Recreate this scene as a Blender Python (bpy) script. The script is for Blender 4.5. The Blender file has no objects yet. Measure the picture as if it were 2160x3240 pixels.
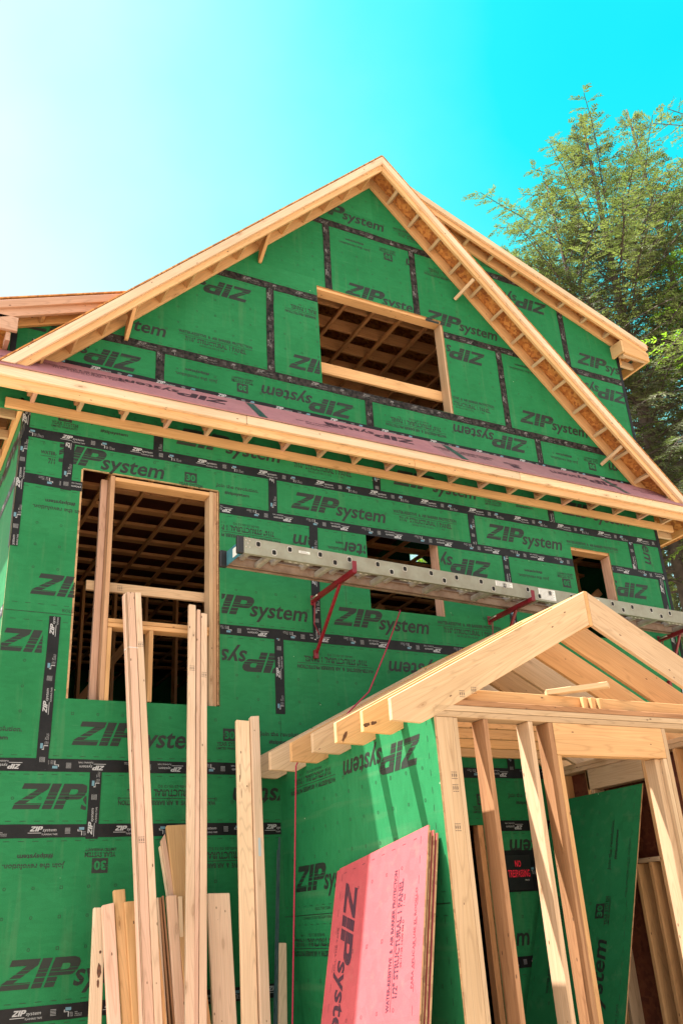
import bpy, bmesh, math, random
from mathutils import Vector, Matrix, noise
random.seed(7)
S = bpy.context.scene
COL = S.collection
R = math.radians

# ------------------------------------------------------------------ camera, sky, sun, exposure
cam_d = bpy.data.cameras.new('camera'); cam = bpy.data.objects.new('camera', cam_d); COL.objects.link(cam)
cam_d.sensor_fit = 'VERTICAL'; cam_d.sensor_height = 36.0; cam_d.sensor_width = 24.0
cam_d.lens = 2840.838/3240*36; cam_d.clip_start = .05; cam_d.clip_end = 2000
yaw, pit, rol = R(29.2835), R(24.5684), R(-3.7144)
fw = Vector((math.sin(yaw)*math.cos(pit), math.cos(yaw)*math.cos(pit), math.sin(pit)))
rt = Vector((math.cos(yaw), -math.sin(yaw), 0)); up = rt.cross(fw)
r2 = math.cos(rol)*rt+math.sin(rol)*up; u2 = -math.sin(rol)*rt+math.cos(rol)*up
Mc = Matrix((r2, u2, -fw)).transposed().to_4x4(); Mc.translation = Vector((0, -7.4091, -.7682))
cam.matrix_world = Mc
S.camera = cam
SUN = Vector((-.37, .25, 1)).normalized()
elev = math.asin(SUN.z); azim = math.atan2(SUN.x, SUN.y)
w = bpy.data.worlds.new('World'); S.world = w; w.use_nodes = True
nt = w.node_tree; N = nt.nodes; Lk = nt.links
bg = N['Background']; sky = N.new('ShaderNodeTexSky'); sky.sky_type = 'NISHITA'; sky.sun_disc = False
sky.sun_elevation = elev; sky.sun_rotation = azim; sky.air_density = 1.0; sky.dust_density = 1.2; sky.ozone_density = 1.5
hs = N.new('ShaderNodeHueSaturation'); hs.inputs['Saturation'].default_value = .9
Lk.new(sky.outputs[0], hs.inputs['Color'])
# thin bright haze: strongest towards the sun, opening to deep cyan on the far side (directions in the world)
tc = N.new('ShaderNodeTexCoord'); dt = N.new('ShaderNodeVectorMath'); dt.operation = 'DOT_PRODUCT'
dt.inputs[1].default_value = Vector((.585, .345, .735)).normalized()
Lk.new(tc.outputs['Generated'], dt.inputs[0])
ac = N.new('ShaderNodeMath'); ac.operation = 'ARCCOSINE'; Lk.new(dt.outputs['Value'], ac.inputs[0])
cn = N.new('ShaderNodeTexNoise'); cn.inputs['Scale'].default_value = 3.2; cn.inputs['Detail'].default_value = 5; Lk.new(tc.outputs['Generated'], cn.inputs['Vector'])
ca = N.new('ShaderNodeMath'); ca.operation = 'MULTIPLY_ADD'; ca.inputs[1].default_value = .24; Lk.new(cn.outputs[0], ca.inputs[0]); Lk.new(ac.outputs[0], ca.inputs[2])
cs = N.new('ShaderNodeMath'); cs.operation = 'SUBTRACT'; cs.inputs[1].default_value = .12; Lk.new(ca.outputs[0], cs.inputs[0])
cr = N.new('ShaderNodeValToRGB'); el = cr.color_ramp.elements
stops = [(0, (.0, .84, 1)), (.14, (.012, .90, 1)), (.26, (.12, .97, 1)), (.47, (.42, 1.0, 1.0)), (.70, (.85, 1, 1)), (.95, (1, 1, 1))]
while len(el) < len(stops): el.new(.5)
for e_, (p_, c_) in zip(el, stops): e_.position = p_; e_.color = (*c_, 1)
Lk.new(cs.outputs[0], cr.inputs[0])
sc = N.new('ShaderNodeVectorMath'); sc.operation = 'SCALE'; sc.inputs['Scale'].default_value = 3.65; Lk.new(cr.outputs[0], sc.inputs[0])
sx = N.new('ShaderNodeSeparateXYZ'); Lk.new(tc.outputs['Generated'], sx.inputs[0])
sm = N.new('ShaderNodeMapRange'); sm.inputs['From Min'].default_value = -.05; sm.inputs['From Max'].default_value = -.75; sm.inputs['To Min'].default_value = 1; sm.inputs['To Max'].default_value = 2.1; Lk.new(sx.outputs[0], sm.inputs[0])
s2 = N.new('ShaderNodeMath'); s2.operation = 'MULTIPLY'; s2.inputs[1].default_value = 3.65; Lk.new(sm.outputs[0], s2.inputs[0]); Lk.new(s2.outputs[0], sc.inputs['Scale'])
mx = N.new('ShaderNodeMixRGB'); mx.inputs[0].default_value = .97
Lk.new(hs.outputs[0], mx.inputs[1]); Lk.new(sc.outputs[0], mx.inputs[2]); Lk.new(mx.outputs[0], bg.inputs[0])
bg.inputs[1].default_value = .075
sd = bpy.data.lights.new('sun', 'SUN'); sd.energy = 5.0; sd.angle = R(.5); sd.color = (1, .95, .86)
so = bpy.data.objects.new('sun', sd); COL.objects.link(so); so.rotation_euler = SUN.to_track_quat('Z', 'Y').to_euler(); so.location = SUN*60
S.view_settings.view_transform = 'Standard'; S.view_settings.look = 'None'; S.view_settings.exposure = 1.92; S.view_settings.gamma = 1
S.render.engine = 'CYCLES'
S.cycles.max_bounces = 8; S.cycles.diffuse_bounces = 5; S.cycles.caustics_reflective = False; S.cycles.caustics_refractive = False

# ------------------------------------------------------------------ materials
def newmat(name):
    m = bpy.data.materials.new(name); m.use_nodes = True
    return m, m.node_tree.nodes, m.node_tree.links, m.node_tree.nodes['Principled BSDF']
def ramp(N, stops, interp='LINEAR'):
    r = N.new('ShaderNodeValToRGB'); r.color_ramp.interpolation = interp
    e = r.color_ramp.elements
    while len(e) < len(stops): e.new(.5)
    for i, (p, c) in enumerate(stops): e[i].position = p; e[i].color = (*c, 1) if len(c) == 3 else c
    return r
def mixc(N, L, fac, a, b, mode='MIX'):
    m = N.new('ShaderNodeMixRGB'); m.blend_type = mode
    for i, v in ((0, fac), (1, a), (2, b)):
        if hasattr(v, 'links') or hasattr(v, 'is_linked'): L.new(v, m.inputs[i])
        else: m.inputs[i].default_value = v if i == 0 else (*v, 1)
    return m.outputs[0]
def math_(N, L, op, a, b=None):
    m = N.new('ShaderNodeMath'); m.operation = op
    for i, v in ((0, a), (1, b)):
        if v is None: continue
        if hasattr(v, 'is_linked'): L.new(v, m.inputs[i])
        else: m.inputs[i].default_value = v
    return m.outputs[0]
def mapped(N, L, scale, coord='Object', rnd=True, rot=None):
    tc = N.new('ShaderNodeTexCoord'); mp = N.new('ShaderNodeMapping'); mp.inputs['Scale'].default_value = scale
    if rot: mp.inputs['Rotation'].default_value = rot
    src = tc.outputs[coord]
    if rnd:
        oi = N.new('ShaderNodeObjectInfo'); ad = N.new('ShaderNodeVectorMath'); ad.operation = 'ADD'
        ml = N.new('ShaderNodeMath'); ml.operation = 'MULTIPLY'; ml.inputs[1].default_value = 37.0
        L.new(oi.outputs['Random'], ml.inputs[0]); L.new(ml.outputs[0], ad.inputs[1]); L.new(src, ad.inputs[0]); src = ad.outputs[0]
    L.new(src, mp.inputs['Vector']); return mp.outputs[0]
def tex(N, L, kind, vec, **kw):
    t = N.new('ShaderNodeTex'+kind); L.new(vec, t.inputs['Vector'])
    for k, v in kw.items():
        if k in t.inputs: t.inputs[k].default_value = v
        else: setattr(t, k, v)
    return t
def bump(N, L, bsdf, h, s=.2, d=.01):
    b = N.new('ShaderNodeBump'); b.inputs['Strength'].default_value = s; b.inputs['Distance'].default_value = d
    L.new(h, b.inputs['Height']); L.new(b.outputs[0], bsdf.inputs['Normal'])

def wood(name, light, dark, knot=(.20, .09, .03), knots=1.0, stain=0.0, rough=.62):
    m, N, L, B = newmat(name)
    g = tex(N, L, 'Noise', mapped(N, L, (1.6, 60, 60)), Scale=1.0, Detail=6, Roughness=.68)
    r = ramp(N, [(.32, (0, 0, 0)), (.72, (1, 1, 1))]); L.new(g.outputs[0], r.inputs[0])
    body = mixc(N, L, r.outputs[0], light, dark)
    # growth rings drawn out along the board
    rg = tex(N, L, 'Noise', mapped(N, L, (.45, 7, 7)), Scale=1.0, Detail=1.5, Roughness=.4)
    ln = math_(N, L, 'PINGPONG', math_(N, L, 'MULTIPLY', rg.outputs[0], 26.0), .5)
    lr = ramp(N, [(0, (1, 1, 1)), (.34, (0, 0, 0))]); L.new(math_(N, L, 'MULTIPLY', ln, 2.0), lr.inputs[0])
    body = mixc(N, L, math_(N, L, 'MULTIPLY', lr.outputs[0], .42), body, tuple(c*.66 for c in dark))
    # broad tone patches
    bp = tex(N, L, 'Noise', mapped(N, L, (.9, 3, 3)), Scale=1.0, Detail=3)
    br = ramp(N, [(.35, (.86, .84, .80)), (.65, (1.06, 1.05, 1.04))]); L.new(bp.outputs[0], br.inputs[0])
    body = mixc(N, L, 1.0, body, br.outputs[0], 'MULTIPLY')
    # knots
    wob = tex(N, L, 'Noise', mapped(N, L, (4, 9, 9)), Scale=1.0, Detail=2)
    kv = N.new('ShaderNodeVectorMath'); kv.operation = 'ADD'; L.new(mapped(N, L, (2.6, 8.5, 8.5)), kv.inputs[0])
    wv = N.new('ShaderNodeVectorMath'); wv.operation = 'SCALE'; wv.inputs['Scale'].default_value = .25; L.new(wob.outputs['Color'], wv.inputs[0]); L.new(wv.outputs[0], kv.inputs[1])
    vo = tex(N, L, 'Voronoi', kv.outputs[0], Scale=1.0, Randomness=1.0)
    sep = N.new('ShaderNodeSeparateColor'); L.new(vo.outputs['Color'], sep.inputs[0])
    on = math_(N, L, 'GREATER_THAN', sep.outputs[0], 1-.55*knots)
    kr = ramp(N, [(.0, (1, 1, 1)), (.05, (.8, .8, .8)), (.07, (.3, .3, .3)), (.11, (.45, .45, .45)), (.15, (.12, .12, .12)), (.26, (.0, .0, .0))]); L.new(vo.outputs['Distance'], kr.inputs[0])
    body = mixc(N, L, math_(N, L, 'MULTIPLY', math_(N, L, 'MULTIPLY', kr.outputs[0], on), .8), body, knot)
    # nail heads and specks
    v2 = tex(N, L, 'Voronoi', mapped(N, L, (6.5, 15, 15)), Scale=1.0, Randomness=1.0)
    s2 = N.new('ShaderNodeSeparateColor'); L.new(v2.outputs['Color'], s2.inputs[0])
    sp = math_(N, L, 'MULTIPLY', math_(N, L, 'LESS_THAN', v2.outputs['Distance'], .08), math_(N, L, 'GREATER_THAN', s2.outputs[1], .35))
    body = mixc(N, L, math_(N, L, 'MULTIPLY', sp, .85), body, (.10, .05, .03))
    if stain:
        st = tex(N, L, 'Noise', mapped(N, L, (1.2, 16, 16)), Scale=1.0, Detail=4)
        sr = ramp(N, [(.56, (0, 0, 0)), (.66, (1, 1, 1))]); L.new(st.outputs[0], sr.inputs[0])
        body = mixc(N, L, math_(N, L, 'MULTIPLY', sr.outputs[0], stain), body, (.13, .05, .02))
    oi = N.new('ShaderNodeObjectInfo'); vr = ramp(N, [(0, (.84, .78, .72)), (.35, (1, 1, .98)), (.7, (.97, .92, .90)), (1, (1.12, 1.07, .96))]); L.new(oi.outputs['Random'], vr.inputs[0])
    body = mixc(N, L, 1.0, body, vr.outputs[0], 'MULTIPLY')
    L.new(body, B.inputs['Base Color']); B.inputs['Roughness'].default_value = rough; B.inputs['Specular IOR Level'].default_value = .25
    bump(N, L, B, g.outputs[0], .25, .004)
    return m
WD = wood('spruce_lumber', (.66, .42, .25), (.56, .33, .18))
WP = wood('pale_lumber', (.60, .44, .30), (.50, .345, .215), knots=.8)
WK = wood('pink_fir_lumber', (.62, .405, .32), (.52, .315, .235), knots=.9)
WB = wood('brown_lumber', (.42, .23, .125), (.31, .155, .075), stain=.5)
WO = wood('orange_rafter_lumber', (.68, .42, .215), (.58, .335, .155))
WI = wood('interior_lumber', (.68, .35, .165), (.54, .25, .11))
WF = wood('golden_trim_lumber', (.74, .48, .265), (.62, .375, .18))
WL = wood('bright_pale_lumber', (.77, .60, .45), (.66, .485, .345), knots=1.2)
WKL = wood('bright_pink_lumber', (.78, .555, .44), (.68, .45, .34), knots=1.1)
WS = wood('water_stained_lumber', (.54, .34, .215), (.42, .25, .145), stain=.75)

def panel(name, c, c2, bumpy=.12, marks=True):
    m, N, L, B = newmat(name)
    n1 = tex(N, L, 'Noise', mapped(N, L, (1, 1, 1), rnd=False), Scale=1.4, Detail=5, Roughness=.65)
    r = ramp(N, [(.3, (0, 0, 0)), (.7, (1, 1, 1))]); L.new(n1.outputs[0], r.inputs[0])
    body = mixc(N, L, r.outputs[0], c, c2)
    n2 = tex(N, L, 'Noise', mapped(N, L, (1, 1, 1), rnd=False), Scale=160, Detail=2)
    r3 = ramp(N, [(.3, (.9, .9, .9)), (.7, (1.08, 1.08, 1.08))]); L.new(n2.outputs[0], r3.inputs[0])
    body = mixc(N, L, 1.0, body, r3.outputs[0], 'MULTIPLY')
    # strands of the board under the film
    sv = tex(N, L, 'Voronoi', mapped(N, L, (14, 14, 40), rnd=False), Scale=1.0)
    r4 = ramp(N, [(0, (.94, .94, .94)), (1, (1.05, 1.05, 1.05))]); s4 = N.new('ShaderNodeSeparateColor'); L.new(sv.outputs['Color'], s4.inputs[0]); L.new(s4.outputs[0], r4.inputs[0])
    body = mixc(N, L, 1.0, body, r4.outputs[0], 'MULTIPLY')
    # every sheet came from its own batch: a slightly different tone
    wn = N.new('ShaderNodeTexWhiteNoise'); wn.noise_dimensions = '3D'; fl = N.new('ShaderNodeVectorMath'); fl.operation = 'FLOOR'
    L.new(mapped(N, L, (1/2.44, 1/2.44, 1/1.22), rnd=False), fl.inputs[0]); L.new(fl.outputs[0], wn.inputs['Vector'])
    r6 = ramp(N, [(0, (.80, .90, .86)), (.5, (1, 1, 1)), (1, (1.25, 1.08, 1.10))]); L.new(wn.outputs['Value'], r6.inputs[0])
    body = mixc(N, L, 1.0, body, r6.outputs[0], 'MULTIPLY')
    dn = tex(N, L, 'Noise', mapped(N, L, (9, 9, .8), rnd=False), Scale=1.0, Detail=4, Roughness=.6)
    r7 = ramp(N, [(.55, (0, 0, 0)), (.75, (1, 1, 1))]); L.new(dn.outputs[0], r7.inputs[0])
    body = mixc(N, L, math_(N, L, 'MULTIPLY', r7.outputs[0], .10), body, (.30, .30, .20))
    if marks:   # pale scuffs and saw dust specks
        v = tex(N, L, 'Voronoi', mapped(N, L, (5, 5, 6), rnd=False), Scale=1.0)
        s = N.new('ShaderNodeSeparateColor'); L.new(v.outputs['Color'], s.inputs[0])
        f = math_(N, L, 'MULTIPLY', math_(N, L, 'LESS_THAN', v.outputs['Distance'], .028), math_(N, L, 'GREATER_THAN', s.outputs[0], .55))
        body = mixc(N, L, math_(N, L, 'MULTIPLY', f, .7), body, (.55, .60, .45))
        n3 = tex(N, L, 'Noise', mapped(N, L, (3, 3, 40), rnd=False, rot=(0, .35, 0)), Scale=1.0, Detail=3)
        r5 = ramp(N, [(.72, (0, 0, 0)), (.76, (1, 1, 1))]); L.new(n3.outputs[0], r5.inputs[0])
        body = mixc(N, L, math_(N, L, 'MULTIPLY', r5.outputs[0], .08), body, (.45, .55, .40))
    L.new(body, B.inputs['Base Color']); B.inputs['Roughness'].default_value = .65; B.inputs['Specular IOR Level'].default_value = .12
    bump(N, L, B, n2.outputs[0], bumpy, .003)
    return m
GREEN = panel('green_sheathing', (.014, .150, .052), (.021, .190, .072))
REDD = panel('dusty_red_sheathing', (.36, .165, .19), (.42, .20, .22))
RED = panel('red_sheathing', (.36, .070, .082), (.43, .090, .100))
def osb(name, a, b, c):
    m, N, L, B = newmat(name)
    ds = tex(N, L, 'Noise', mapped(N, L, (6, 6, 6)), Scale=1.0, Detail=2)
    kv = N.new('ShaderNodeVectorMath'); kv.operation = 'ADD'; L.new(mapped(N, L, (28, 28, 28)), kv.inputs[0])
    wv = N.new('ShaderNodeVectorMath'); wv.operation = 'SCALE'; wv.inputs['Scale'].default_value = 2.5; L.new(ds.outputs['Color'], wv.inputs[0]); L.new(wv.outputs[0], kv.inputs[1])
    v = tex(N, L, 'Voronoi', kv.outputs[0], Scale=1.0)
    s = N.new('ShaderNodeSeparateColor'); L.new(v.outputs['Color'], s.inputs[0])
    r = ramp(N, [(0, a), (.5, b), (1, c)]); L.new(s.outputs[0], r.inputs[0])
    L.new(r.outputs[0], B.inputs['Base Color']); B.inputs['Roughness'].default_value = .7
    bump(N, L, B, s.outputs[1], .4, .004)
    return m
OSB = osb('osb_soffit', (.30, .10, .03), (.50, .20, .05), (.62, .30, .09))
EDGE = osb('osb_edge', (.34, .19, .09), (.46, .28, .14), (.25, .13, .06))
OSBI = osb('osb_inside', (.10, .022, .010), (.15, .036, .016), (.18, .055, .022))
def plain(name, c, rough=.5, metal=0, noise_amt=.0, scale=8, c2=None, bmp=0):
    m, N, L, B = newmat(name)
    B.inputs['Base Color'].default_value = (*c, 1); B.inputs['Roughness'].default_value = rough; B.inputs['Metallic'].default_value = metal
    if noise_amt:
        n = tex(N, L, 'Noise', mapped(N, L, (1, 1, 1)), Scale=scale, Detail=5, Roughness=.65)
        r = ramp(N, [(.5-noise_amt, (0, 0, 0)), (.5+noise_amt, (1, 1, 1))]); L.new(n.outputs[0], r.inputs[0])
        L.new(mixc(N, L, r.outputs[0], c, c2 or tuple(x*.6 for x in c)), B.inputs['Base Color'])
        if bmp: bump(N, L, B, n.outputs[0], bmp, .003)
    return m
TAPE = plain('black_flashing_tape', (.006, .0065, .008), .45, 0, .2, 9, (.014, .014, .016), .5)
TAPE.node_tree.nodes['Principled BSDF'].inputs['Specular IOR Level'].default_value = .22
TAPED = plain('dusty_flashing_tape', (.007, .007, .007), .6, 0, .10, 22, (.036, .029, .028), .4)
TAPED.node_tree.nodes['Principled BSDF'].inputs['Specular IOR Level'].default_value = .15
INKW = plain('white_print', (.36, .37, .39), .5)
INKWD = plain('worn_white_print', (.18, .17, .17), .6, 0, .12, 20, (.04, .035, .035))
INKB = plain('pale_blue_print', (.10, .22, .29), .5)
def ink(name, c, gaps):
    m, N, L, B = newmat(name)
    B.inputs['Base Color'].default_value = (*c, 1); B.inputs['Roughness'].default_value = .6
    n = tex(N, L, 'Noise', mapped(N, L, (2.0, 2.0, 60), rnd=False), Scale=1.0, Detail=4, Roughness=.7)
    r = ramp(N, [(gaps, (0, 0, 0)), (gaps+.10, (1, 1, 1))]); L.new(n.outputs[0], r.inputs[0])
    mm = math_(N, L, 'MULTIPLY', r.outputs[0], .42)
    tr = N.new('ShaderNodeBsdfTransparent'); ms = N.new('ShaderNodeMixShader'); out = N['Material Output']
    L.new(mm, ms.inputs[0]); L.new(B.outputs[0], ms.inputs[1]); L.new(tr.outputs[0], ms.inputs[2]); L.new(ms.outputs[0], out.inputs[0])
    return m
INK = ink('black_print', (.008, .014, .010), .60)
INKR = ink('dark_print_on_red', (.05, .012, .03), .6)
ALU = plain('ladder_aluminium', (.28, .29, .235), .5, .12, .2, 6, (.20, .18, .135), 0)
ALUD = plain('dusty_aluminium', (.34, .25, .19), .65, .1, .18, 7, (.20, .12, .08), .2)
ALUR = plain('rung_aluminium', (.50, .48, .44), .5, .4, .15, 9, (.33, .29, .24), .1)
BLK = plain('black_plastic', (.012, .012, .013), .45)
HOLE = plain('tube_shade_black', (.004, .004, .004), .9)  # black colour stands in for the shade inside the hollow rung ends
TEAL = plain('teal_label_plate', (.05, .20, .24), .4, 0, .2, 20, (.04, .13, .17))
WHT = plain('white_sticker', (.70, .70, .68), .5)
GRYP = plain('grey_print', (.25, .25, .25), .6)
REDM = plain('red_painted_steel', (.20, .004, .016), .4, 0, .2, 12, (.13, .003, .010), .1)
ROPE = plain('red_rope', (.36, .01, .05), .7)
STEEL = plain('steel_bolt', (.55, .50, .42), .35, .8)
GALV = plain('dark_green_metal', (.035, .075, .085), .35, .5, .2, 10, (.10, .16, .17))
SIGNK = plain('black_sign_face', (.01, .01, .012), .4)
SIGNR = plain('red_sign_letters', (.90, .02, .06), .45)
STRAP = plain('white_strap', (.7, .72, .75), .4)
TAPEC = plain('clear_tape', (.45, .52, .56), .3)
GROUND = plain('sandy_ground', (.42, .35, .26), .95, 0, .2, 1.5, (.33, .27, .20), .6)
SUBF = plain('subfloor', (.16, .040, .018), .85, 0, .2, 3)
BARK = plain('tree_bark', (.10, .075, .06), .95, 0, .15, 4, (.045, .034, .03), 1.0)
def leaf(name, a, b, trans=.35):
    m, N, L, B = newmat(name)
    n = tex(N, L, 'Noise', mapped(N, L, (1, 1, 1), rnd=False), Scale=.55, Detail=4)
    r = ramp(N, [(.38, a), (.62, b)]); L.new(n.outputs[0], r.inputs[0])
    n2 = tex(N, L, 'Noise', mapped(N, L, (1, 1, 1), rnd=False), Scale=9, Detail=1)
    r2_ = ramp(N, [(.3, (.65, .65, .65)), (.7, (1.35, 1.35, 1.35))]); L.new(n2.outputs[0], r2_.inputs[0])
    c = mixc(N, L, 1.0, r.outputs[0], r2_.outputs[0], 'MULTIPLY')
    L.new(c, B.inputs['Base Color']); B.inputs['Roughness'].default_value = .5; B.inputs['Specular IOR Level'].default_value = .3
    tl = N.new('ShaderNodeBsdfTranslucent'); L.new(mixc(N, L, 1.0, c, (1.3, 1.6, .5), 'MULTIPLY'), tl.inputs[0])
    ms = N.new('ShaderNodeMixShader'); ms.inputs[0].default_value = trans
    L.new(B.outputs[0], ms.inputs[1]); L.new(tl.outputs[0], ms.inputs[2]); L.new(ms.outputs[0], N['Material Output'].inputs[0])
    return m
LEAF1 = leaf('hemlock_needles', (.070, .086, .046), (.145, .158, .092))
LEAF2 = leaf('bright_hemlock_needles', (.115, .205, .03), (.20, .31, .055), .45)

# ------------------------------------------------------------------ building helpers
def link(o, parent=None):
    COL.objects.link(o)
    if parent: o.parent = parent; o.matrix_parent_inverse = parent.matrix_world.inverted()
    return o
def thing(name, loc, label, cat, group=None):
    o = bpy.data.objects.new(name, None); o.empty_display_size = .2; o.location = loc; COL.objects.link(o)
    o.matrix_world = Matrix.Translation(loc)
    o['label'] = label; o['category'] = cat
    if group: o['group'] = group
    return o
def tag(o, label, cat, group=None):
    o['label'] = label; o['category'] = cat
    if group: o['group'] = group
    return o
def frame(origin, xdir, updir=(0, 0, 1)):
    x = Vector(xdir).normalized(); u = Vector(updir); y = u.cross(x)
    if y.length < 1e-4: y = x.orthogonal()
    y.normalize(); z = x.cross(y)
    M = Matrix((x, y, z)).transposed().to_4x4(); M.translation = Vector(origin); return M
def mk(name, verts, faces, mats, parent=None, M=None, fmat=None, smooth=False, bev=0):
    """verts in world space; M = the object's own frame (grain runs along its X)"""
    M = M or Matrix.Translation(sum((Vector(v) for v in verts), Vector())/len(verts))
    Mi = M.inverted()
    me = bpy.data.meshes.new(name); me.from_pydata([tuple(Mi@Vector(v)) for v in verts], [], faces)
    for m in (mats if isinstance(mats, (list, tuple)) else [mats]): me.materials.append(m)
    if fmat: me.polygons.foreach_set('material_index', fmat)
    if bev:
        bm = bmesh.new(); bm.from_mesh(me); bmesh.ops.recalc_face_normals(bm, faces=bm.faces)
        bmesh.ops.bevel(bm, geom=bm.edges[:], offset=bev, segments=1, affect='EDGES', profile=.5)
        bm.to_mesh(me); bm.free()
    if smooth: me.polygons.foreach_set('use_smooth', [True]*len(me.polygons))
    me.update()
    o = bpy.data.objects.new(name, me); link(o, parent)
    if parent: o.matrix_world = M
    else: o.matrix_world = M
    return o
BF = [(0, 3, 2, 1), (4, 5, 6, 7), (0, 1, 5, 4), (1, 2, 6, 5), (2, 3, 7, 6), (3, 0, 4, 7)]
def box(name, x0, x1, y0, y1, z0, z1, mat, parent=None, bev=.003, axis=None):
    v = [(x0, y0, z0), (x1, y0, z0), (x1, y1, z0), (x0, y1, z0), (x0, y0, z1), (x1, y0, z1), (x1, y1, z1), (x0, y1, z1)]
    d = (abs(x1-x0), abs(y1-y0), abs(z1-z0)); k = d.index(max(d)) if axis is None else axis
    xd = [(1, 0, 0), (0, 1, 0), (0, 0, 1)][k]; upv = (0, 0, 1) if k < 2 else (0, 1, 0)
    return mk(name, v, BF, mat, parent, frame(((x0+x1)/2, (y0+y1)/2, (z0+z1)/2), xd, upv), bev=bev)
def prism(name, poly, a, b, plane, mat, parent=None, xdir=None, bev=.003):
    """poly of 2D points, pushed out from a to b: plane 'xz' (along y) or 'yz' (along x) or 'xy' (along z)"""
    f = {'xz': lambda p, t: (p[0], t, p[1]), 'yz': lambda p, t: (t, p[0], p[1]), 'xy': lambda p, t: (p[0], p[1], t)}[plane]
    n = len(poly); v = [f(p, a) for p in poly]+[f(p, b) for p in poly]
    F = [tuple(range(n))[::-1], tuple(range(n, 2*n))]+[(i, (i+1) % n, n+(i+1) % n, n+i) for i in range(n)]
    c = sum((Vector(q) for q in v), Vector())/len(v)
    upv = {'xz': (0, 1, 0), 'yz': (1, 0, 0), 'xy': (0, 0, 1)}[plane]
    return mk(name, v, F, mat, parent, frame(c, xdir or (1, 0, 0), upv), bev=bev)
def board(name, p0, p1, w, t, wdir, mat, parent=None, bev=.003, cut0=0, cut1=0):
    """a straight piece of lumber from p0 to p1; w is measured along wdir, t across"""
    p0 = Vector(p0); p1 = Vector(p1); x = (p1-p0).normalized(); W = Vector(wdir); W = (W-x*W.dot(x)).normalized(); T = x.cross(W)
    v = []
    for p in (p0, p1):
        for a, b in ((-1, -1), (1, -1), (1, 1), (-1, 1)): v.append(p+W*(a*w/2)+T*(b*t/2))
    if cut1: v[4] = v[4]+x*cut1; v[7] = v[7]+x*cut1
    if cut0: v[0] = v[0]+x*cut0; v[3] = v[3]+x*cut0
    F = [(0, 1, 2, 3), (7, 6, 5, 4), (0, 4, 5, 1), (1, 5, 6, 2), (2, 6, 7, 3), (3, 7, 4, 0)]
    return mk(name, v, F, mat, parent, frame((p0+p1)/2, x, W), bev=bev)
def tube(name, pts, r, mat, parent=None, n=8, radii=None, closed=True):
    P = [Vector(p) for p in pts]; v = []; F = []
    for i, p in enumerate(P):
        d = (P[min(i+1, len(P)-1)]-P[max(i-1, 0)]).normalized()
        a = d.orthogonal().normalized() if abs(d.z) > .9 else d.cross(Vector((0, 0, 1))).normalized()
        if abs(d.z) > .9: a = (Vector((1, 0, 0))-d*d.x).normalized()
        b = d.cross(a); rr = radii[i] if radii else r
        for k in range(n): v.append(p+(a*math.cos(2*math.pi*k/n)+b*math.sin(2*math.pi*k/n))*rr)
    for i in range(len(P)-1):
        for k in range(n): F.append((i*n+k, i*n+(k+1) % n, (i+1)*n+(k+1) % n, (i+1)*n+k))
    F.append(tuple(range(n))[::-1]); F.append(tuple(range((len(P)-1)*n, len(P)*n)))
    return mk(name, v, F, mat, parent, smooth=True)

# ------------------------------------------------------------------ printed lettering
_cache = {}
def glyphs(s, bold=0.0):
    k = (s, bold)
    if k in _cache: return _cache[k]
    cu = bpy.data.curves.new('t', 'FONT'); cu.body = s; cu.offset = bold; cu.resolution_u = 2
    o = bpy.data.objects.new('t', cu); COL.objects.link(o)
    dg = bpy.context.evaluated_depsgraph_get(); dg.update()
    me = bpy.data.meshes.new_from_object(o.evaluated_get(dg))
    polys = [[(me.vertices[i].co.x, me.vertices[i].co.y) for i in p.vertices] for p in me.polygons]
    xs = [q[0] for p in polys for q in p]
    bpy.data.objects.remove(o); bpy.data.curves.remove(cu); bpy.data.meshes.remove(me)
    x0, x1 = min(xs), max(xs)
    _cache[k] = ([[((x-x0)/(x1-x0), y) for x, y in p] for p in polys], x1-x0); return _cache[k]
def text(s, x, y, w, h, bold=0.0, shear=0.0, cut=False):
    """string with its left end at x, baseline y, total width w, capital height h"""
    P, _ = glyphs(s, bold); k = h/.72
    out = [[(x+u*w+shear*v*k, y+v*k) for u, v in p] for p in P]
    if cut:      # the thin line that runs through stencil-like print
        out = clipband(out, y+h*.42, y+h*.52)
    return out
def clip_half(poly, a, b, c):      # keep a*x+b*y<=c
    out = []; n = len(poly)
    for i in range(n):
        p, q = poly[i], poly[(i+1) % n]; dp = a*p[0]+b*p[1]-c; dq = a*q[0]+b*q[1]-c
        if dp <= 0: out.append(p)
        if (dp < 0 < dq) or (dq < 0 < dp):
            t = dp/(dp-dq); out.append((p[0]+(q[0]-p[0])*t, p[1]+(q[1]-p[1])*t))
    return out if len(out) > 2 else None
def clipall(polys, halves):
    for h in halves:
        polys = [q for q in (clip_half(p, *h) for p in polys) if q]
    return polys
def clipband(polys, lo, hi):
    return clipall(polys, [(0, 1, lo)])+clipall(polys, [(0, -1, -hi)])
def rectp(x0, y0, x1, y1): return [(x0, y0), (x1, y0), (x1, y1), (x0, y1)]
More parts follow.
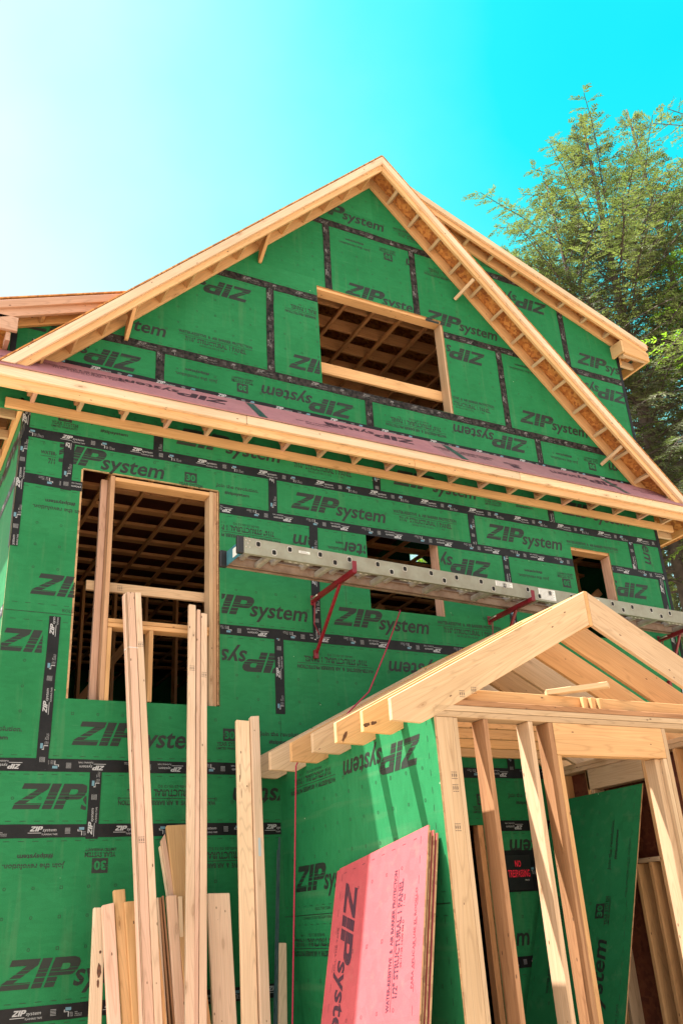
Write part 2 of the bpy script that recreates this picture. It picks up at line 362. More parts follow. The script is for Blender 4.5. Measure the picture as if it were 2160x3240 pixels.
def ZIP(H=1.0, stripes=True):
    P = [rectp(.0, .78, 1.12, 1), rectp(-.02, 0, 1.10, .22), [(-.02, .22), (.42, .22), (1.12, .78), (.68, .78)],
         rectp(1.20, 0, 1.60, 1), rectp(1.70, 0, 2.10, 1)]
    o = [(2.1, 1), (2.5, 1), (2.70, .94), (2.82, .82), (2.84, .68), (2.80, .52), (2.68, .40), (2.5, .35), (2.1, .35)]
    i = [(2.1, .78), (2.34, .78), (2.40, .76), (2.43, .73), (2.44, .68), (2.43, .62), (2.40, .59), (2.34, .57), (2.1, .57)]
    for k in range(8): P.append([o[k], o[k+1], i[k+1], i[k]])
    if stripes:
        for lo, hi in ((.17, .19), (.34, .375), (.50, .52), (.62, .635)): P = clipband(P, lo, hi)
    return [[((x*.93+.38*y)*H, y*H) for x, y in p] for p in P]
def logo(H=.19):
    P = ZIP(H)
    P += text('system', 2.66*H, -.0*H, 3.10*H, .82*H, .020, .22)
    P += text('R', 5.83*H, .55*H, .06*H, .08*H); P += ring(5.86*H, .59*H, .085*H, .012*H)
    return P
def ring(x, y, r, t, n=10):
    out = []
    for k in range(n):
        a, b = 2*math.pi*k/n, 2*math.pi*(k+1)/n
        out.append([(x+math.cos(a)*r, y+math.sin(a)*r), (x+math.cos(b)*r, y+math.sin(b)*r), (x+math.cos(b)*(r-t), y+math.sin(b)*(r-t)), (x+math.cos(a)*(r-t), y+math.sin(a)*(r-t))])
    return out
def square(x, y, r, t):
    return [rectp(x-r, y-r, x+r, y-r+t), rectp(x-r, y+r-t, x+r, y+r), rectp(x-r, y-r+t, x-r+t, y+r-t), rectp(x+r-t, y-r+t, x+r, y+r-t)]
def water(frac='7/16"', date='04-05-25 05:12 SQ'):
    P = text('WATER-RESISTIVE  &  AIR BARRIER PROTECTION', 0, -.015, .82, .036, .03)
    P += [rectp(0, -.036, .82, -.031)]
    P += text(frac+' STRUCTURAL 1 PANEL', .07, -.102, .68, .054, .03, 0, True)
    P += text(date, .23, -.138, .27, .022, .01); P += text('1 - 466', .58, -.135, .07, .018, .01)
    return P
def year():      # origin: middle of the block; the figures 30 are laid over the box in panel colour
    return [rectp(-.062, -.008, .062, .040), rectp(-.062, .043, .062, .052), rectp(-.062, .055, .062, .10)]+text('YEAR SYSTEM', -.12, -.05, .24, .034, .03, 0, True)+text('LIMITED WARRANTY', -.12, -.080, .24, .021, .03)
def figures(): return text('30', -.046, .014, .092, .064, .035)
def join():
    return clipband(text('Join the revolution.', 0, .012, .45, .038, .025, .1), .026, .030)+text('#zipsystem', .09, -.054, .26, .033, .03)
PR = {'logo': lambda: logo(), 'water': lambda: water(), 'year': year, 'join': join}
def xf(polys, ox, oy, rot=0, s=1.0):
    c, sn = math.cos(R(rot)), math.sin(R(rot))
    return [[(ox+s*(c*x-sn*y), oy+s*(sn*x+c*y)) for x, y in p] for p in polys]
def lettering(name, polys, to3d, mat, parent, *extra):
    v = []; F = []; fm = []
    for mi, g in enumerate([polys]+[e[0] for e in extra]):
        sh = to3d(0, 0); lift = .0006*mi if mi == 2 else 0
        for p in g:
            b = len(v); q = [to3d(x, y) for x, y in p]
            if lift: q = [(a_[0], a_[1]-lift, a_[2]) for a_ in q]
            v += q; F.append(tuple(range(b, b+len(p)))); fm.append(mi)
    if not v: return None
    return mk(name, v, F, [mat]+[e[1] for e in extra], parent, Matrix.Translation(to3d(0, 0)), fmat=fm)

PRINTS = [('logo', 3.93, 7.18, 0, None), ('logo', 4.0, 6.87, 180, (None, 3.4)), ('join', 4.805, 6.82, 180, None), ('year', 5.18, 6.83, 180, None), ('logo', 6.43, 6.86, 180, (None, 5.4)), ('water', 5.18, 7.3, 0, (None, 6.2)), ('water', 6.41, 6.72, 180, (5.42, None)), ('logo', 4.4, 6.01, 0, (None, 5.4, 6.02)), ('logo', 5.52, 5.95, 0, None), ('logo', 6.37, 5.67, 180, (5.79, None)), ('logo', 7.59, 6.82, 180, (6.6, None)), ('year', 6.53, 7.24, 0, None), ('logo', 7.98, 5.97, 0, (None, 8.78)), ('logo', 8.79, 5.67, 180, None), ('logo', 6.79, 4.78, 0, None), ('join', 7.195, 5.61, 180, None), ('water', 5.58, 4.9, 0, (5.79, None)), ('water', 4.42, 5.53, 180, (None, 4.0)), ('logo', 3.62, 4.77, 0, (None, 4.0)), ('logo', 3.19, 5.67, 180, None), ('logo', 1.13, 4.77, 0, None), ('water', 2.37, 4.9, 0, None), ('year', 3.19, 4.41, 180, None), ('join', 2.795, 4.4, 180, None), ('logo', 1.99, 4.46, 180, None), ('logo', 4.39, 4.46, 180, None), ('water', 5.62, 4.32, 180, None), ('logo', 6.84, 4.52, 180, None), ('join', 7.635, 4.39, 180, None), ('year', 7.99, 4.4, 180, None), ('logo', 9.27, 4.47, 180, None), ('logo', 0.87, 4.5, 0, (None, 1.3)), ('year', 1.19, 3.58, 0, None), ('join', 1.545, 3.59, 0, None), ('logo', 2.37, 3.56, 0, None), ('logo', 4.83, 3.56, 0, None), ('year', 6.05, 3.6, 0, None), ('join', 6.415, 3.62, 0, None), ('logo', 7.21, 3.58, 0, None), ('water', 3.56, 3.65, 0, None), ('water', 1.12, 3.22, 0, (None, 1.26)), ('logo', 1.15, 3.15, 0, (1.28, None, 3.115)), ('year', 2.4, 3.17, 0, (None, None, 3.115)), ('join', 2.775, 3.16, 0, None), ('logo', 3.58, 3.07, 0, None), ('water', 4.79, 3.23, 0, None), ('logo', 6.01, 3.09, 0, None), ('water', 7.2, 3.22, 0, (None, None, 3.165)), ('logo', 8.46, 4.2, -90, (8.2, 8.7, 2.99, 3.35)), ('water', 3.45, 2.67, 180, (2.83, None)), ('logo', 4.69, 2.78, 180, (None, 3.8)), ('logo', 5.152, 2.78, 180, (4.15, 4.41)), ('join', 4.415, 2.72, 180, (None, 4.15)), ('join', 1.545, 2.71, 180, (None, 1.5)), ('logo', 6.01, 2.79, 180, (5.34, None)), ('join', 6.835, 2.72, 180, None), ('year', 7.21, 2.72, 180, None), ('logo', 8.41, 2.8, 180, (7.87, None)), ('logo', 1.14, 1.88, 0, (None, 1.5)), ('logo', 2.6, 1.88, 0, (2.83, None)), ('logo', 3.99, 1.88, 0, None), ('water', 5.21, 2.02, 0, None), ('logo', 3.583, 1.54, 180, (2.83, 3.38)), ('water', 4.4, 1.44, 180, None), ('logo', 5.68, 1.56, 180, None), ('logo', 1.56, 0.65, 0, None), ('year', 2.78, 0.73, 0, None), ('join', 3.18, 0.77, 0, None), ('join', 0.72, 0.73, 0, (0.95, None)), ('logo', 0.91, 1.38, 0, (0.95, 1.27)), ('logo', 1.15, 0.16, 0, (None, 1.7)), ('water', 2.77, 0.21, 180, None), ('logo', 4.03, 0.33, 180, (None, 3.36)), ('year', 1.95, -0.21, 180, None), ('join', 1.565, -0.22, 180, None), ('water', 3.209, -0.28, 180, None), ('logo', 1.17, -1.06, 0, (0.95, None)), ('join', 5.83, 0.26, 0, None), ('year', 5.39, 0.2, 0, None), ('logo', 6.88, -0.13, 180, None), ('logo', 4.76, -1.05, 0, (5.5, None))]

# ================================================================== HOUSE
T_ = .0115
AX = 4.87; EY = -.38
house = thing('unfinished_house', (4.87, 0, -2.45), 'large unfinished gabled house in green sheathing with black taped seams and bare wood eaves', 'house')
def ztop(x):
    if x < AX:
        m = 8.02-(AX-x); return max(m, min(4.52+.38*(x-.76), 4.84+.0*(x))) if x < 1.65 else m
    return 7.98-.378*(x-AX)
holes = [(1.505, 2.81, 1.02, 3.115), (4.425, 5.32, 2.09, 2.93), (7.25, 7.86, 2.05, 3.155), (4.02, 5.77, 4.665, 6.01), (4.62, 5.49, -2.3, .01)]
def sheet(name, x0, x1, z0, z1f, holes, y0, th, parent, mat, breaks=()):
    xs = sorted({x0, x1, *breaks, *[h[0] for h in holes], *[h[1] for h in holes]}); xs = [x for x in xs if x0 <= x <= x1]
    zs = sorted({z0, *[h[2] for h in holes], *[h[3] for h in holes]})
    bm = bmesh.new(); vd = {}
    def V(x, z):
        k = (round(x, 4), round(z, 4))
        if k not in vd: vd[k] = bm.verts.new((x, y0, z))
        return vd[k]
    for a, b in zip(xs, xs[1:]):
        ta, tb = z1f(a+1e-6), z1f(b-1e-6); lv = [z for z in zs if z < min(ta, tb)-.02]
        for i, z in enumerate(lv):
            zn = lv[i+1] if i+1 < len(lv) else None
            cz = (z+(zn if zn else min(ta, tb)))/2
            if any(h[0] < (a+b)/2 < h[1] and h[2] < cz < h[3] for h in holes): continue
            if zn: bm.faces.new((V(a, z), V(b, z), V(b, zn), V(a, zn)))
            else: bm.faces.new((V(a, z), V(b, z), V(b, tb), V(a, ta)))
    g = bmesh.ops.extrude_face_region(bm, geom=bm.faces[:])
    for v in [e for e in g['geom'] if isinstance(e, bmesh.types.BMVert)]: v.co.y += th
    bmesh.ops.recalc_face_normals(bm, faces=bm.faces)
    for f in bm.faces:
        f.material_index = 0 if abs(f.normal.y) > .5 else 1
        if f.normal.y > .5: f.material_index = 2
    me = bpy.data.meshes.new(name); bm.to_mesh(me); bm.free()
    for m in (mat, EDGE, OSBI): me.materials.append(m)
    o = bpy.data.objects.new(name, me); link(o, parent); return o
front = sheet('front_wall', .94, 8.79, -2.40, ztop, holes, 0, T_, house, GREEN, (1.65, AX))
lobe = mk('front_wall', [(.62, 0, 3.60), (.94, 0, 3.60), (.94, 0, 4.52), (.76, 0, 4.50), (.62, 0, 3.78), (.62, T_, 3.60), (.94, T_, 3.60), (.94, T_, 4.52), (.76, T_, 4.50), (.62, T_, 3.78)],
   [(0, 1, 2, 3, 4), (9, 8, 7, 6, 5), (0, 5, 6, 1), (1, 6, 7, 2), (2, 7, 8, 3), (3, 8, 9, 4), (4, 9, 5, 0)], GREEN, house, Matrix.Identity(4))
wall2d = lambda x, y: (x, -.0012, y)
GAB = [(-1, 1, 3.12), (.375, 1, 9.80)]      # under the roof lines
P = []
for t, ox, oz, r, c in PRINTS:
    if t == 'year': ox += .12*math.cos(R(r)); oz += .12*math.sin(R(r))
    q = xf(PR[t](), ox, oz, r)
    h = [(-1, 0, -.95), (1, 0, 8.785)]
    if c:
        c = tuple(c)+(None,)*(4-len(c))
        if c[0] is not None: h.append((-1, 0, -c[0]))
        if c[1] is not None: h.append((1, 0, c[1]))
        if c[2] is not None: h.append((0, -1, -c[2]))
        if c[3] is not None: h.append((0, 1, c[3]))
    if oz > 3.9:
        h.append((.378, 1, 9.79))
        if ox-.5*math.cos(R(r)) < 4.6 and oz > 4.2 and ox < 4.87: h = [x for x in h if x != (-1, 0, -.95)]+([(-1, 1, 3.13)] if ox > .9 else [(-.38, 1, 4.2)])
    P += clipall(q, h)
def inhole(x, z, m=.03): return any(h[0]-m < x < h[1]+m and h[2]-m < z < h[3]+m for h in holes)
# nail guide circles and squares
G = []
for zr, xa, xb in (((-.40, -.60, -.81), 1.0, 3.34), ((-.40, -.60, -.81), 3.4, 6.4), ((.24,), 1.0, 3.3), ((.9, 1.10, 1.31), 1.0, 8.7), ((2.12, 2.33, 2.53), 1.0, 8.7), ((3.31,), 1.0, 8.7), ((3.75,), 1, 8.7),
                   ((4.43,), 1.2, 8.6), ((5.0, 5.2, 5.41), 1.9, 8.7), ((6.23, 6.43, 6.63), 3.0, 8.7), ((7.42, 7.6), 4.2, 6.0)):
    for zz in zr:
        k0 = int(math.floor((xa-1.55)/.2033))
        for k in range(k0, int((xb-1.55)/.2033)+1):
            x = 1.55+k*.2033
            if x < xa or x > xb or inhole(x, zz) or (zz > 4 and (zz > 3.02+x or zz > 9.6-.378*x)): continue
            G += square(x, zz, .011, .0035) if k % 3 == 0 else ring(x, zz, .0115, .0035, 8)
# untaped joints, edge dashes
SE = [rectp(.95, 1.722, 1.5, 1.727), rectp(3.10, 1.03, 3.103, 1.01), rectp(3.386, .06, 3.389, .96), rectp(.95, -2.0, .955, -1.5), rectp(4.14, 2.05, 4.143, 2.9)]
for zc in (-1.22, 0, .49, 1.727, 2.94, 3.40, 4.615, 5.81, 7.03):
    x = 1.0
    while x < 8.75:
        for dz in (-.072, .072):
            z = zc+dz
            if not inhole(x+.02, z, .05) and not (z > 3.9 and (z > 2.98+x or z > 9.62-.378*x)): SE.append(rectp(x, z-.0018, x+.045, z+.0018))
        x += .105
FG = []
for t, ox, oz, r, c in PRINTS:
    if t == 'year':
        q = xf(figures(), ox+.12*math.cos(R(r)), oz+.12*math.sin(R(r)), r)
        if c: q = clipall(q, [(0, -1, -3.115)])
        FG += q
lettering('printed_lettering', P, wall2d, INK, front, (G+SE, plain('guide_mark_print', (.004, .018, .007), .6)), (FG, GREEN))
lettering('joint_note', xf(text('ROLL', 0, 0, .09, .028), 1.41, 1.745)+[], wall2d, INK, front)

# ---- flashing tape: every strip a part, its print a sub-part
def tape(x0, z0, x1, z1, dusty=False, flip=False, ph=0.0, tail=(0, 0), w=.098, y=-.0026, to=None, parent=house):
    L_ = math.hypot(x1-x0, z1-z0); a = math.degrees(math.atan2(z1-z0, x1-x0)); ca, sa = math.cos(R(a)), math.sin(R(a))
    to = to or (lambda u, v: (u, y, v))
    rr = random.Random(int(x0*997+z0*131))
    n = max(2, int(L_/.12)); top = []; bot = []
    for i in range(n+1):
        t = i/n*L_; j = .0022 if not dusty else .0035
        top.append((t, w/2+rr.uniform(-j, j))); bot.append((t, -w/2+rr.uniform(-j, j)))
    loop = bot+top[::-1]
    v = [to(x0+ca*p-sa*q, z0+sa*p+ca*q) for p, q in loop]
    yo = .0014; m = len(v); nv = Vector(to(0, 0)); 
    nrm = (Vector(to(1, 0))-nv).cross(Vector(to(0, 1))-nv).normalized()
    v2 = [tuple(Vector(p)-nrm*yo) for p in v]
    F = [(i, i+1, m-2-i, m-1-i) for i in range(n)]+[(m+m-1-i, m+m-2-i, m+i+1, m+i) for i in range(n)]+[(i, (i+1) % m, m+(i+1) % m, m+i) for i in range(m)]
    o = mk('flashing_tape', [tuple(q) for q in v]+v2, F, TAPED if dusty else TAPE, parent, frame(v[0], Vector(to(x1, z1))-Vector(to(x0, z0)), (0, -1, 0) if abs(nrm.y) > .5 else (-1, 0, 0)))
    P = []; Bl = []; t = -ph % .645-.645
    unit = []
    unit += [[(x*.9, y_) for x, y_ in p] for p in xf(ZIP(.036, False), 0, -.002)]+text('system', .094, -.002, .10, .024, 0, .2)+[rectp(-.014, -.0155, .085, -.0115)]
    unit += text('FLASHING TAPE', .09, -.030, .115, .013)
    icon = [rectp(.365, .006, .365+.04, .026)]
    unit += [rectp(.355, .006, .361, .012), rectp(.355, -.004, .361, .006), rectp(.361, -.004, .388, .000), rectp(.384, -.034, .390, -.004)]
    unit += [q for k, s in enumerate(('ROLL', 'THE', 'TAPE')) for q in text(s, .396, -.012-.011*k, .024, .007)]
    unit += [q for k, s in enumerate(('PARA', 'APLICAR USE', 'EL RODILLO')) for q in text(s, .432, -.012-.011*k, .05 if k else .02, .007)]
    unit += [rectp(.26, .018-.009*k, .30, .0205-.009*k) for k in range(5)]
    while t < L_:
        for src, dst in ((unit, P), (icon, Bl)):
            for p in src:
                q = [(t+x, yy) for x, yy in p]
                q = clipall([q], [(-1, 0, -.004), (1, 0, L_-.004)])
                for s in q:
                    if flip: s = [(L_-x, -yy) for x, yy in s]
                    dst.append([(x0+ca*x-sa*yy, z0+sa*x+ca*yy) for x, yy in s])
        t += .645
    if w > .06: lettering('tape_print', P, lambda a_, b_: tuple(Vector(to(a_, b_))+nrm*.0009), INKWD if dusty else INKW, o, (Bl, INKWD if dusty else INKB))
    return o
tape(.95, 3.40, 8.79, 3.40, ph=.30)
tape(.95, 2.945, 1.503, 2.935, flip=True, ph=.1); tape(2.812, 2.94, 7.248, 2.95, flip=True, ph=.2); tape(7.862, 2.955, 8.785, 2.95, flip=True)
tape(2.812, 1.727, 6.9, 1.727, flip=True, ph=.25)
tape(.95, .49, 3.36, .49, flip=True, ph=.4); tape(3.40, .50, 6.40, .50, flip=True, ph=.1)
tape(.95, 0, 3.36, 0, ph=-.34); tape(5.50, 0, 6.4, .0, flip=True, ph=.2)
tape(.95, -1.225, 3.36, -1.22, ph=-.32); tape(5.5, -1.19, 6.4, -1.19)
tape(1.16, 4.205, 8.60, 4.195, ph=.3, y=-.0034, w=.085)
tape(1.50, 4.615, 8.20, 4.615, True, ph=.2); tape(2.75, 5.81, 4.018, 5.81, True, ph=.3); tape(5.772, 5.81, 8.785, 5.83, True, flip=True)
tape(3.97, 7.03, 7.15, 7.04, True, flip=True, ph=.3)
for x, a, b, d in ((1.36, 2.88, 3.36, 0), (2.19, 3.44, 3.6, 0), (4.61, 3.44, 3.6, 0), (7.03, 3.44, 3.6, 0), (3.375, 2.98, 3.36, 0), (5.82, 2.98, 3.36, 0), (8.26, 2.99, 3.36, 0), (3.80, 1.70, 2.90, 0), (6.22, 1.76, 2.91, 0), (8.64, 1.2, 2.92, 0),
                   (3.388, .98, 1.69, 0), (1.34, .45, 1.70, 0), (1.755, -.06, .45, 0), (5.92, .53, .9, 0),
                   (3.403, 4.65, 5.78, 1), (2.182, 4.24, 4.58, 1), (4.18, 6.01, 6.99, 1), (5.405, 6.01, 7.0, 1), (6.588, 4.65, 5.79, 1), (7.80, 5.86, 6.80, 1), (4.59, 4.24, 4.58, 1), (7.01, 4.24, 4.58, 1)):
    tape(x, a, x+.012*(b-a), b, bool(d), flip=False, ph=.15+x, y=-.0046, w=.092)
tape(8.745, 1.2, 8.765, 3.6, ph=.1, y=-.0052, w=.05); tape(8.76, 4.5, 8.765, 6.32, ph=.1, y=-.0052, w=.05)
tape(.972, 2.29, .972, 3.6, ph=.1, y=-.0052, w=.062); tape(.79, 3.95, .79, 4.42, y=-.0052, w=.055)
tape(.95, 4.36, 1.30, 4.36, y=-.003, w=.07)
tape(5.62, -.41, 6.12, -.41, y=-.0046, w=.37)

# ---- the other walls (closed box, so that the rooms are dark)
def wallbox(x0, x1, y0, y1, z0, z1, mat=GREEN, name='side_wall'): return box(name, x0, x1, y0, y1, z0, z1, mat, house, bev=0)
sw = wallbox(.94, .952, .0135, 9, -2.4, 3.98)
P = []
for oy, oz, r, t in ((1.3, 2.3, 0, 'logo'), (2.7, 3.3, 0, 'logo'), (.9, 3.2, 0, 'water'), (1.5, 1.0, 0, 'logo'), (.9, 2.6, 180, 'join'), (2.4, 1.6, 180, 'logo')): P += xf(PR[t](), oy, oz, r)
lettering('printed_lettering', P, lambda x, z: (.9385, 3.6-x, z), INK, sw)
for z in (3.4, 2.94, 1.727): tape(-4, z, -.02, z, to=lambda u, v: (.9375, -u, v), w=.095)
tape(-.04, 2.29, -.04, 3.6, to=lambda u, v: (.9365, -u, v), w=.06)
wallbox(8.79, 8.802, .0135, 9, -2.4, 4.15)
for poly in ([(.0135, 4.16), (5.2, 4.16), (5.2, 6.48), (.0135, 6.48)], [(5.76, 4.16), (9, 4.16), (9, 6.48), (5.76, 6.48)], [(5.201, 4.16), (5.759, 4.16), (5.759, 5.35), (5.201, 5.10)], [(5.201, 5.10), (5.759, 5.63), (5.759, 6.48), (5.201, 6.48)]):
    prism('side_wall', poly, 8.79, 8.802, 'yz', GREEN, house, bev=0)
wallbox(.76, .772, .0135, 9, 3.98, 4.5)
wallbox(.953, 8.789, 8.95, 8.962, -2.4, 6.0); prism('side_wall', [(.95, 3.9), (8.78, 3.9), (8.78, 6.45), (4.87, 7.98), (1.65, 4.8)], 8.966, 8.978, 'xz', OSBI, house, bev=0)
# ---- floors and ceilings
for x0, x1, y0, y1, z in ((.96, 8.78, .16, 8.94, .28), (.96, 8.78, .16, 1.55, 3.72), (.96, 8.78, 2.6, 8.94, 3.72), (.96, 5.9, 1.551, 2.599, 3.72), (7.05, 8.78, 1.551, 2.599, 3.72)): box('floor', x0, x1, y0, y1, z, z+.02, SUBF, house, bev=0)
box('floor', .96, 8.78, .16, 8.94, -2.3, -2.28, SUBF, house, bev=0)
for i in range(18): y = .56+.41*i; box('ceiling_strapping', .97, 8.77, y, y+.10, 3.456, 3.494, WI, house)
for i in range(18):
    x = 1.04+.418*i
    if .97 < x < 8.7: box('strapping', x, x+.040, .2, 8.6, 3.412, 3.45, WI, house)
for i in range(14): y = .82+.43*i; box('collar_tie', 3.38, 8.5, y, y+.038, 6.50, 6.68, WI, house)
for i in range(-2, 8): x = 4.78+.415*i; box('strapping', x, x+.045, .2, 6.8, 6.452, 6.498, WI, house)
for i in range(20): y = .5+.41*i; box('floor_joist', .97, 8.77, y, y+.038, .05, .27, WI, house)
# interior stud walls seen through the openings
for yw, za, zb in ((3.6, .31, 3.40), (2.2, -2.27, .03)):
    for i in range(18): x = 1.1+.41*i; box('interior_stud', x, x+.038, yw, yw+.14, za, zb, WI, house)
    box('interior_plate', 1.0, 8.7, yw, yw+.14, zb-.05, zb, WI, house); box('interior_plate', 1.0, 8.7, yw, yw+.14, za, za+.04, WI, house)
board('interior_brace', (1.3, 3.5, .4), (2.9, 3.5, 2.6), .09, .04, (0, 0, 1), WI, house)
board('interior_brace', (4.6, 3.0, 1.3), (6.4, 3.0, 3.3), .12, .04, (0, 0, 1), WI, house)

# ---- window framing
f0, f1 = T_+.002, .152
box('stud', 1.762, 1.800, f0, f1, 1.02, 3.11, WS, house); box('jack_stud', 1.802, 1.838, f0, f1-.01, 1.02, 1.655, WO, house)
box('stud', 1.700, 1.760, f0+.11, f1+.02, 1.02, 3.11, WK, house)
box('header', 1.802, 2.715, f0, f1, 3.062, 3.10, WO, house)
box('stud', 2.717, 2.753, f0, f1, 1.02, 3.11, WP, house); box('stud', 2.755, 2.788, f0+.004, f1-.01, 1.02, 3.11, WS, house)
box('trimmer', 2.79, 2.803, f0-.012, f1-.03, 1.03, 3.11, EDGE, house)
box('cross_brace', 1.63, 2.90, f1+.022, f1+.06, 2.035, 2.124, WP, house)
box('window_sill', 1.802, 2.715, f0+.002, f1-.002, 1.702, 1.738, WO, house); box('window_sill', 1.802, 2.715, f0+.005, f1-.004, 1.662, 1.70, WO, house)
box('cripple_stud', 2.165, 2.203, f0, f1-.005, 1.03, 1.66, WO, house)
box('header', 3.98, 5.81, f0, f1, 6.012, 6.10, WO, house); box('header', 3.98, 5.81, f0+.004, f1, 5.975, 6.010, WO, house)
box('stud', 5.745, 5.783, f0, f1, 4.60, 5.973, WP, house); box('stud', 3.985, 4.018, f0, f1, 4.60, 5.973, WO, house)
box('guard_board', 3.97, 5.79, f1+.003, f1+.041, 4.925, 5.065, WO, house)
box('stud', 5.315, 5.35, f0, f1, 2.05, 2.97, WK, house); box('header', 4.38, 5.35, f0, f1, 2.972, 3.10, WI, house)
box('stud', 7.852, 7.89, f0, f1, 2.0, 3.12, WK, house); box('header', 7.2, 7.89, f0, f1, 3.122, 3.25, WO, house); box('stud', 7.20, 7.238, f0, f1, 2.0, 3.12, WI, house)
board('interior_brace', (7.0, .6, 2.0), (8.2, .6, 2.9), .09, .04, (0, 0, 1), WI, house)
for i in range(3): box('interior_stud', 7.35+.4*i, 7.39+.4*i, .9, 1.04, .31, 3.40, WI, house)
box('door_trimmer', 5.425, 5.485, -.001+.004, .09, -2.3, .01, WI, house)

box('bare_edge', 1.488, 1.5045, -.0012, -.0002, 1.02, 3.115, EDGE, house, bev=0)
box('bare_edge', 1.50, 2.80, -.0012, -.0002, 3.117, 3.126, EDGE, house, bev=0)
# ---- roof decks
def deck(name, pts, th, mat=OSB, nudge=0):
    v = [Vector(p) for p in pts]; n = (v[1]-v[0]).cross(v[2]-v[0]).normalized()
    if n.z < 0: n = -n
    q = v+[p+n*th for p in v]
    m = len(v)
    return mk(name, q, [tuple(range(m))[::-1], tuple(range(m, 2*m))]+[(i, (i+1) % m, m+(i+1) % m, m+i) for i in range(m)], mat, house, frame(v[0], v[1]-v[0], n))
rz = lambda x: 8.055-abs(x-AX)
deck('roof_deck', [(AX, EY, rz(AX)), (AX, 9.2, rz(AX)), (.42, 9.2, rz(.42)), (.42, EY, rz(.42))], .012)
deck('roof_deck', [(AX, EY, rz(AX)), (9.33, EY, rz(9.33)), (9.33, -.001, rz(9.33)), (AX, -.001, rz(AX))], .012)
deck('roof_deck', [(8.80, 0, rz(8.80)), (9.33, 0, rz(9.33)), (9.33, 9.2, rz(9.33)), (8.80, 9.2, rz(8.80))], .012)
dz = lambda x: 8.02-.378*(x-AX)
deck('dormer_roof', [(AX, -.24, dz(AX)), (9.17, -.24, dz(9.17)), (9.17, 9.2, dz(9.17)), (AX, 9.2, dz(AX))], .012)
lz = lambda x: 4.645+.38*(x-.76)
deck('dormer_roof', [(.40, -.24, lz(.40)), (1.75, -.24, lz(1.75)), (1.75, 9.2, lz(1.75)), (.40, 9.2, lz(.40))], .012)

# ---- rakes: fly board on the wall, fascia, shadow board, short lookouts between
def rake(xa, za, xb, zb, h, yo, hs_, mat, look, tailz=None, lw=WO, skip=(), side=1):
    d = (xb-xa, 0, zb-za)
    def strip(nm, lo, hi, y0, y1, m_, e=0):
        poly = [(xa, za+lo), (xb, zb+lo), (xb, zb+hi), (xa, za+hi)]
        if tailz is not None: poly = clip_half(poly, 0, -1, -tailz)
        return prism(nm, poly, y0, y1, 'xz', m_, house, d)
    strip('fly_board', 0, h-.01, -.042, -.004, lw)
    strip('fascia_board', 0, h-.004, yo, yo+.038, mat)
    strip('shadow_board', h-hs_, h, yo-.040, yo-.002, WL if mat is WF else mat)
    for x in look:
        z = za+(x-xa)*(zb-za)/(xb-xa); n = Vector((d[2], 0, -d[0])).normalized(); n = n if n.z > 0 else -n
        c = Vector((x, 0, z))+n*.055
        if tailz is not None and c.z-.06 < tailz: continue
        board('lookout', (c.x, -.044, c.z), (c.x, yo+.040, c.z), .089, .038, n, WP if side > 0 else lw, house, bev=.002)
sl = .285
rake(AX, 7.845, .60, 3.575, .20, -.34, .115, WF, [AX-.13-sl*i for i in range(14)], 3.838, WO, side=-1)
rake(AX, 7.845, 9.16, 3.555, .20, -.34, .115, WF, [AX+.22+sl*i for i in range(14)], 3.838, WO, side=1)
rake(AX+.25, 7.865-.0945, 9.13, 7.865-.378*4.26, .16, -.215, .085, WF, [AX+.62+.378*i for i in range(10)], None, WO)
rake(1.72, 4.45+.38*.96, .42, 4.45-.38*.34, .165, -.215, .085, WK, [1.4, 1.02, .64], None, WO, side=-1)
# dormer eave boxes and side eaves
box('eave_return', 8.66, 8.698, -.215, -.003, 6.21, 6.40, WF, house); prism('eave_return', [(8.70, 6.20), (9.13, 6.17), (9.13, 6.27), (8.70, 6.425)], -.215, -.178, 'xz', WO, house)
box('eave_return', 8.70, 9.13, -.176, -.138, 6.17, 6.208, WP, house); box('eave_return', 8.70, 8.80, -.13, -.09, 6.19, 6.228, WP, house)
box('side_fascia', 9.13, 9.168, -.21, 9, 6.17, 6.31, WO, house); box('side_fly_board', 8.804, 8.842, -.002, 9, 6.17, 6.31, WO, house)
for i in range(12): box('side_lookout', 8.844, 9.128, .05+.4*i, .09+.4*i, 6.19, 6.28, WP, house)
box('eave_return', .40, .79, -.215, -.177, 4.29, 4.44, WK, house); box('eave_return', .70, .74, -.175, -.01, 4.20, 4.29, WK, house); box('eave_return', .56, .60, -.175, -.01, 4.20, 4.29, WK, house)
box('side_fly_board', .72, .757, -.0, 9, 4.1, 4.24, WK, house); box('side_fascia', .40, .438, -.17, 9, 4.20, 4.34, WK, house)
def side_eave(xw, xo, z, y0):
    s = 1 if xo > xw else -1
    a, b = sorted((xw+s*.002, xw+s*.040)); box('side_fly_board', a, b, y0, 9, z, z+.14, WO, house)
    a, b = sorted((xo, xo-s*.038)); box('side_fascia', a, b, -.30, 9, z, z+.14, WO, house)
    for i in range(12):
        a, b = sorted((xw+s*.042, xo-s*.040)); y = y0+.16+.4*i; box('side_lookout', a, b, y, y+.038, z+.005, z+.094, WP, house)
    a, b = sorted((xw, xo)); 
    for i in range(8): y = y0+.3+.4*i; prism('rafter_tail', [(xw+s*.05, z+.20), (xo-s*.05, z+.02+.09), (xo-s*.05, z+.15), (xw+s*.05, z+.40)], y, y+.038, 'xz', WB, house)
side_eave(.94, .46, 3.60, .0); side_eave(8.79, 9.28, 3.60, .0)
